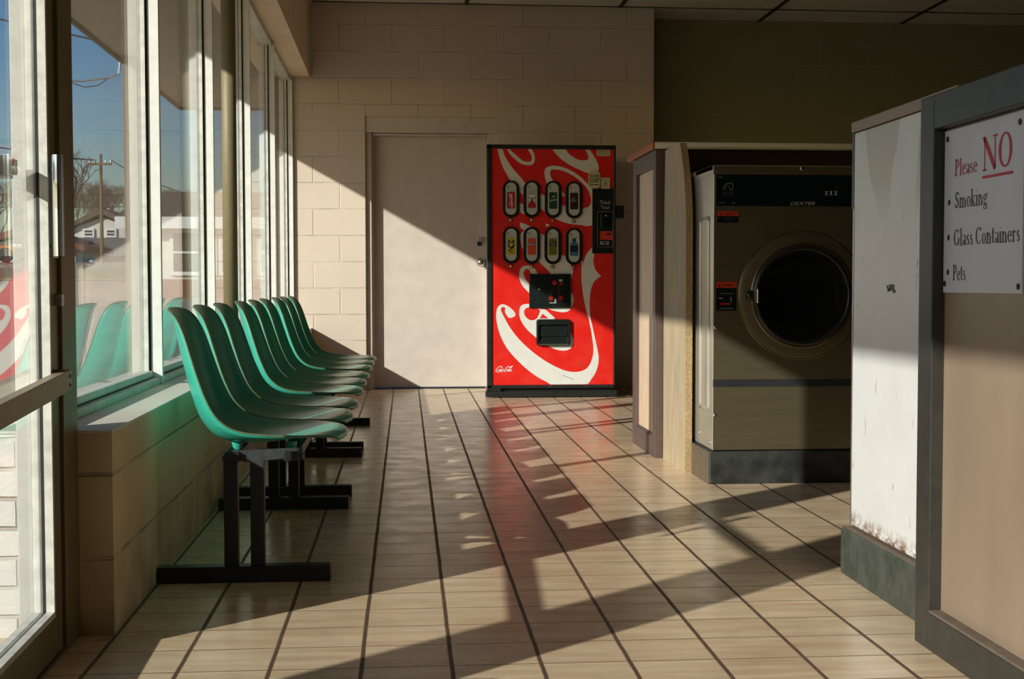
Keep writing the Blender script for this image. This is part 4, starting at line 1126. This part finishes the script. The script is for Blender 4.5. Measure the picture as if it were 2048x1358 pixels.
# -------- the steel washer
w, Y, bx = washer(1.254, 1.995, 6.075, 6.93, 0.137, 1.305, 'brushed steel front loading washer with a black control band and a large round door', M['steel_side'])
s = MB(); bx(s, 1.256, 1.993, 0.0, 0.004, .430, 1.272); s.build('front_panel', M['steel'], w)
s = MB(); bx(s, 1.256, 1.993, 0.0, 0.004, .140, .400); lo = s.build('lower_panel', M['steel'], w)
s = MB(); bx(s, 1.256, 1.993, -.004, .0015, .400, .430); s.build('panel_gap', M['gasket'], w)
s = MB(); bx(s, 1.252, 1.997, -.01, .006, 1.274, 1.306); s.build('top_rail', M['steel'], w, bevel=.002)
s = MB(); s.box(1.249, 1.997, 6.07, 6.92, 1.288, 1.308); s.prism([(1.249, 6.07, 1.270), (1.249, 6.07, 1.308), (1.249, 6.43, 1.308), (1.249, 6.43, 1.276)], (.006, 0, 0)); s.build('lid', M['steel_side'], w, bevel=.002)
s = MB(); bx(s, 1.262, 1.988, 0.0, .007, 1.142, 1.270); cp2 = s.build('control_panel', M['panel_black'], w, bevel=.001)
F = lambda x, z, dd=.0075: Vector((x, Y(dd), z))
text_mesh('lettering', 'DEXTER', .104, .014, F(1.572, 1.1465), Vector((1, 0, 0)), (0, 0, 1), M['label_grey'], cp2, shear=.35, label='grey slanted maker lettering')
s = MB()                                               # horse head emblem
pen(s, [(1.292, 1.208), (1.296, 1.222), (1.306, 1.232), (1.320, 1.234), (1.330, 1.233)], .004, .0055, lambda x, z, dd: F(x, z), 0)
pen(s, [(1.330, 1.235), (1.331, 1.220), (1.330, 1.209), (1.322, 1.207), (1.319, 1.216)], .0045, .003, lambda x, z, dd: F(x, z), 0)
pen(s, [(1.296, 1.206), (1.303, 1.219), (1.312, 1.224), (1.318, 1.215)], .002, .002, lambda x, z, dd: F(x, z), 0)
s.build('horse_emblem', M['steel_dull'], cp2, label='grey horse head emblem')
text_mesh('lettering', 'DEXTER', .050, .008, F(1.288, 1.192), (1, 0, 0), (0, 0, 1), M['ink_grey'], cp2)
s = MB(); bx(s, 1.290, 1.337, .007, .0078, 1.185, 1.1875); bx(s, 1.276, 1.300, .007, .0078, 1.153, 1.158); bx(s, 1.327, 1.342, .007, .0078, 1.150, 1.156); bx(s, 1.272, 1.290, .007, .0078, 1.255, 1.262)
s.build('panel_print', M['ink_grey'], cp2)
s = MB()
for k in range(3):
    x = 1.720 + k * .020
    bx(s, x, x + .006, .007, .008, 1.188, 1.205); bx(s, x - .004, x + .010, .007, .008, 1.188, 1.1905); bx(s, x - .004, x + .010, .007, .008, 1.203, 1.205)
s.build('program_lamp', M['label_grey'], cp2)
MB().lathe(F(1.767, 1.218, .0075), (0, -1, 0), [(0, 0), (.0028, 0), (.0020, .002), (0, .002)], 10).build('red_lamp', M['warn_red'], cp2)
s = MB(); s.lathe(F(1.620, 1.298, .006), (0, -1, 0), [(0, 0), (.010, 0), (.009, .004), (.004, .005), (0, .003)], 16); s.build('lock', M['chrome'], w, smooth=True)
# door
C = (1.622, Y(0.004), 0.775)
dr = MB().lathe(C, (0, -1, 0), [(0.262, 0), (0.262, .008), (0.255, .010), (0.232, .011), (0.216, .013)], 72)
dr = dr.build('door', M['steel'], w, smooth=True)
MB().lathe(C, (0, -1, 0), [(0.2622, .0), (.265, .0), (.265, .009), (.2625, .0115), (.260, .0110), (.261, .008)], 72).build('outer_ring', M['steel_rim'], dr, smooth=True)
MB().lathe(C, (0, -1, 0), [(0.217, .012), (.2175, .022), (.213, .026), (.209, .024)], 72).build('inner_ring', M['steel_rim'], dr, smooth=True)
MB().lathe(C, (0, -1, 0), [(0.210, .024), (.203, .033), (.194, .036), (.188, .033), (.186, .028)], 72).build('door_gasket', M['dark_ring'], dr, smooth=True)
MB().lathe(C, (0, -1, 0), [(0.1885, .030), (.17, .024), (.13, .018), (.07, .014), (0, .012)], 72).build('porthole', M['porthole'], dr, smooth=True)
s = MB(); s.lathe((1.408, Y(.016), .775), (0, -1, 0), [(0, 0), (.024, 0), (.022, .016), (.012, .020), (0, .020)], 20); s.build('latch', M['plastic_black'], dr, smooth=True)
s = MB(); bx(s, 1.424, 1.434, .03, .055, .745, .805); s.build('door_pull', M['chrome'], dr, bevel=.003)
# warning labels
lb = MB(); bx(lb, 1.270, 1.356, .004, .005, 1.074, 1.120); lb = lb.build('warning_label', M['panel_black'], w)
s = MB(); bx(s, 1.270, 1.356, .0045, .0056, 1.101, 1.120); s.build('label_header', M['warn_red'], lb)
s = MB(); s.prism([F(1.279, 1.104, .0056), F(1.289, 1.104, .0056), F(1.284, 1.114, .0056)], (0, -.0005, 0)); bx(s, 1.300, 1.340, .0055, .006, 1.107, 1.111); s.build('label_print', M['ink'], lb)
s = MB(); bx(s, 1.276, 1.280, .005, .0056, 1.092, 1.096); bx(s, 1.296, 1.346, .005, .0056, 1.093, 1.095); bx(s, 1.296, 1.340, .005, .0056, 1.084, 1.086); s.build('label_text', M['ink_grey'], lb)
lb = MB(); bx(lb, 1.266, 1.350, .004, .005, .714, .832); lb = lb.build('warning_label', M['panel_black'], w)
s = MB(); bx(s, 1.266, 1.350, .0045, .0056, .807, .832); s.build('label_header', M['warn_red'], lb)
s = MB(); s.prism([F(1.274, .811, .0056), F(1.286, .811, .0056), F(1.280, .824, .0056)], (0, -.0005, 0)); bx(s, 1.294, 1.334, .0055, .006, .816, .821); s.build('label_print', M['ink'], lb)
s = MB(); bx(s, 1.276, 1.294, .005, .0056, .763, .766); bx(s, 1.326, 1.329, .005, .0056, .750, .770); bx(s, 1.280, 1.340, .005, .0056, .784, .785); bx(s, 1.280, 1.336, .005, .0056, .722, .7235); s.build('label_text', M['label_grey'], lb)
s = MB(); bx(s, 1.282, 1.326, .005, .0056, .738, .746); s.build('label_word', M['can_red'], lb)
# side rib and screws
s = MB()
for y in (6.16, 6.33):
    s.tube([(1.254, y, .30), (1.2525, y, .32), (1.2525, y, 1.08), (1.254, y, 1.10)], .007, 10)
s.tube([(1.2535, 6.16, .30), (1.2535, 6.33, .30)], .006, 8); s.tube([(1.2535, 6.16, 1.10), (1.2535, 6.33, 1.10)], .006, 8)
s.build('side_rib', M['steel_side'], w, smooth=True)
for (p, ax) in (((1.254, 6.13, .165), (-1, 0, 0)), ((1.254, 6.36, .185), (-1, 0, 0)), ((1.262, Y(.004), .285), (0, -1, 0)), ((1.262, Y(.004), .645), (0, -1, 0))):
    MB().lathe(p, ax, [(0, 0), (.008, 0), (.0075, .003), (.004, .005), (0, .0055)], 14).build('screw', M['chrome'], w, smooth=True)

# ================================================================== NEAR ISLAND
np_ = thing('washer_plinth', (1.6, 3.72, 0), 'dark green painted concrete plinth under the white enamel washer', 'plinth')
MB().box(1.229, 3.2, 3.345, 4.155, 0, 0.134).build('plinth_body', M['concrete_green'], np_, bevel=.008)
MB().box(1.235, 3.19, 3.35, 4.148, 0.1335, 0.1355).build('dusty_top', M['concrete_top'], np_)
w, Y, bx = washer(1.262, 2.0, 4.165, 3.36, 0.1375, 1.256, 'white enamel sided washer seen end on, brown capped, behind the framed sign panel', M['enamel'], d=1)
s = MB(); s.box(1.258, 2.004, 3.355, 4.180, 1.250, 1.279); s.build('top_cap', M['laminate2'], w, bevel=.002)
s = MB(); bx(s, 1.262, 1.998, -.002, .020, 1.035, 1.250); s.build('control_panel', M['frame_dark'], w, bevel=.002)
s = MB(); bx(s, 1.264, 1.996, 0, .006, .16, 1.03); s.build('front_panel', M['steel'], w)
s = MB(); s.box(1.2605, 1.264, 4.155, 4.166, .14, 1.035); s.build('corner_strip', M['steel_dull'], w)
s = MB(); s.box(1.256, 1.264, 3.36, 4.14, .142, .152); s.build('lower_lip', M['enamel'], w)
MB().lathe((1.63, Y(.006), .70), (0, 1, 0), [(.26, 0), (.255, .014), (.22, .03), (.20, .04), (.19, .02), (.0, -.0)], 48).build('door', M['steel'], w, smooth=True)
s = MB()                                   # scuff mark where a badge was
for a, b, c, d_ in ((3.800, 3.842, .806, .822), (3.790, 3.812, .800, .808), (3.832, 3.856, .803, .812), (3.850, 3.862, .812, .820)): s.box(1.2612, 1.2622, a, b, c, d_)
s.build('badge_scar', M['ink_grey'], w)

# big framed panel with the sign
fp2 = thing('sign_panel', (1.19, 2.4, 0), 'tall dark framed tan partition panel on the right carrying the white notice', 'panel')
XA, XB = 1.166, 1.215
s = MB()
s.box(XA, XB, 3.252, 3.340, 0, 1.242); s.box(XA, XB, 1.30, 1.38, 0, 1.242)
s.box(XA, XB, 1.38, 3.252, 0, 0.085); s.box(XA, XB, 1.38, 3.252, 1.165, 1.242)
s.build('frame', M['frame_dark'], fp2, bevel=.003)
MB().box(XA + .030, XA + .044, 1.37, 3.26, .08, 1.17).build('inset_sheet', M['laminate2'], fp2)
s = MB(); s.box(XA + .002, XA + .032, 1.38, 3.252, .080, .090); s.build('lower_stop', M['concrete_top'], fp2, bevel=.002)
MB().box(1.215, 1.26, 1.30, 3.34, 0, 1.20).build('rear_board', M['brown_dark'], fp2)
# sign plate
SX = XA + .024
sg = thing('notice_sign', (SX, 3.03, 0.98), 'white plate notice in red and grey serif letters screwed to the dark framed panel', 'sign')
MB().box(SX, SX + .005, 2.818, 3.248, 0.804, 1.160).build('plate', M['sign_white'], sg, bevel=.001)
for (y, z) in ((3.228, 1.141), (2.836, 1.138), (3.236, .824), (2.833, .818)):
    MB().lathe((SX, y, z), (-1, 0, 0), [(0, 0), (.0065, 0), (.006, .0025), (0, .003)], 12).build('screw', M['ink'], sg)
# serif letters drawn as strokes: x right, y up, cap height 1
THK, THN = .15, .05
def gl(ch):
    """returns (strokes, advance); stroke = ('l', x0,y0,x1,y1,w) or ('a', cx,cy,rx,ry,a0,a1,thick,thin)"""
    l = lambda x0, y0, x1, y1, w=THK: ('l', x0, y0, x1, y1, w)
    a = lambda cx, cy, rx, ry, a0, a1, tk=THK, tn=THN: ('a', cx, cy, rx, ry, a0, a1, tk, tn)
    sf = lambda x0, x1, y: ('l', x0, y, x1, y, THN)
    X = .62
    return {
        'N': ([l(.14, .02, .14, .97, THN), l(.10, .97, .78, .03, .17), l(.78, 0, .78, .97, THN), sf(.02, .27, .025), sf(0, .16, .975), sf(.64, .92, .975)], .96),
        'O': ([a(.44, .5, .40, .5, 0, 360, .15, .05)], .90),
        'P': ([l(.16, 0, .16, .97), sf(.02, .34, .025), sf(.02, .34, .975), a(.30, .72, .28, .25, -90, 90), l(.16, .975, .32, .975, THN), l(.16, .47, .32, .47, THN)], .62),
        'l': ([l(.14, 0, .14, 1.02, .13), sf(.0, .28, .02), ('l', .02, .97, .14, 1.0, THN)], .30),
        'e': ([a(.27, X / 2, .23, X / 2, 8, 320, .12, .045), l(.10, X * .58, .47, X * .58, .045)], .52),
        'a': ([a(.22, X * .78, .15, X * .22, 0, 160, .10, .045), l(.37, .06, .37, X * .80, .12), a(.20, X * .26, .15, X * .26, 0, 360, .10, .045), l(.37, .05, .46, .02, .05)], .48),
        's': ([a(.20, X * .74, .13, X * .24, 30, 250, .10, .05), a(.22, X * .26, .15, X * .24, -150, 80, .11, .05), ('l', .14, X * .6, .30, X * .44, .10)], .42),
        'S': ([a(.30, .75, .20, .24, 20, 235, .13, .05), a(.30, .26, .23, .25, -160, 60, .14, .05), ('l', .17, .60, .44, .42, .14), l(.50, .74, .50, .95, THN), l(.06, .05, .06, .28, THN)], .60),
        'm': ([l(.13, 0, .13, X, .12), l(.42, 0, .42, X * .72, .12), l(.71, 0, .71, X * .72, .12), a(.275, X * .70, .145, X * .29, 5, 175, .11, .05), a(.565, X * .70, .145, X * .29, 5, 175, .11, .05), sf(.0, .25, .02), sf(.31, .53, .02), sf(.60, .82, .02), ('l', .01, X * .93, .13, X, THN)], .86),
        'n': ([l(.13, 0, .13, X, .12), l(.43, 0, .43, X * .72, .12), a(.28, X * .70, .15, X * .29, 5, 175, .11, .05), sf(.0, .25, .02), sf(.32, .54, .02), ('l', .01, X * .93, .13, X, THN)], .58),
        'o': ([a(.27, X / 2, .23, X / 2, 0, 360, .12, .045)], .54),
        'k': ([l(.13, 0, .13, 1.02, .12), l(.16, X * .42, .40, X * .96, .05), l(.22, X * .55, .44, .03, .13), sf(.0, .26, .02), sf(.30, .50, X * .96), sf(.33, .56, .02), ('l', .01, .97, .13, 1.0, THN)], .57),
        'i': ([l(.14, 0, .14, X, .12), sf(.01, .27, .02), ('l', .02, X * .93, .14, X, THN), ('a', .14, .86, .035, .045, 0, 360, .075, .075)], .30),
        'g': ([a(.24, X * .68, .18, X * .30, 0, 360, .10, .045), a(.25, -.14, .21, .14, 0, 360, .06, .05), ('l', .14, X * .34, .10, .10, .05), ('l', .10, .06, .42, .03, .09), ('l', .38, X * .92, .50, X * .96, .06)], .52),
        'G': ([a(.40, .5, .34, .49, 40, 320, .15, .05), l(.66, .10, .66, .42, .13), sf(.52, .80, .43), l(.64, .78, .64, .96, THN)], .82),
        'C': ([a(.40, .5, .34, .49, 42, 318, .15, .05), l(.66, .76, .66, .95, THN)], .76),
        't': ([l(.16, .08, .16, .86, .12), ('l', .0, X, .32, X, .05), a(.25, .10, .09, .10, 180, 320, .09, .05)], .36),
        'r': ([l(.13, 0, .13, X, .12), a(.28, X * .72, .13, X * .26, 40, 150, .10, .06), sf(.0, .27, .02), ('l', .01, X * .93, .13, X, THN)], .42),
        ' ': ([], .24),
    }[ch]
def sign_text(body, y_left, y_right, z_base, cap, m, label=None):
    s = MB()
    adv = sum(gl(c)[1] for c in body); k = (y_left - y_right) / adv
    fr = lambda x, z: Vector((SX - .0008, y_left - x * k, z_base + z * cap))
    x0 = 0
    for c in body:
        for st in gl(c)[0]:
            if st[0] == 'l':
                _, ax, ay, bx_, by, w = st
                v = Vector((bx_ - ax, by - ay)); v.normalize(); nx, ny = -v.y * w / 2, v.x * w / 2
                s.face([fr(x0 + ax + nx, ay + ny), fr(x0 + bx_ + nx, by + ny), fr(x0 + bx_ - nx, by - ny), fr(x0 + ax - nx, ay - ny)])
            else:
                _, cx_, cy_, rx, ry, a0, a1, tk, tn = st
                n_ = max(6, int(abs(a1 - a0) / 15))
                q = []
                for i in range(n_ + 1):
                    t = math.radians(a0 + (a1 - a0) * i / n_); w = tn + (tk - tn) * abs(math.cos(t)) ** 1.5
                    q.append((fr(x0 + cx_ + rx * math.cos(t), cy_ + ry * math.sin(t)), fr(x0 + cx_ + max(0, rx - w) * math.cos(t), cy_ + max(0, ry - w) * math.sin(t))))
                for i in range(n_): s.face([q[i][0], q[i + 1][0], q[i + 1][1], q[i][1]])
        x0 += gl(c)[1]
    return s.build('lettering', m, sg, label=label)
sign_text('Please', 3.184, 3.054, 1.057, .036, M['ink_red_faded'], 'faded red word')
sign_text('NO', 3.026, 2.868, 1.056, .070, M['ink_red'], 'large red word')
MB().box(SX - .0012, SX, 2.868, 3.024, 1.0405, 1.046).build('underline', M['ink_red'], sg, label='red underline')
sign_text('Smoking', 3.183, 2.996, .987, .036, M['ink_grey'], 'grey line of text')
sign_text('Glass Containers', 3.187, 2.828, .906, .036, M['ink_grey'], 'grey line of text')
sign_text('Pets', 3.188, 3.112, .831, .034, M['ink_grey'], 'grey line of text')
for y, z in ((3.215, 1.002), (3.217, .925), (3.218, .849)):
    MB().lathe((SX, y, z), (-1, 0, 0), [(0, .0), (.0065, 0), (.0065, .001), (0, .001)], 14).build('bullet_dot', M['ink'], sg)
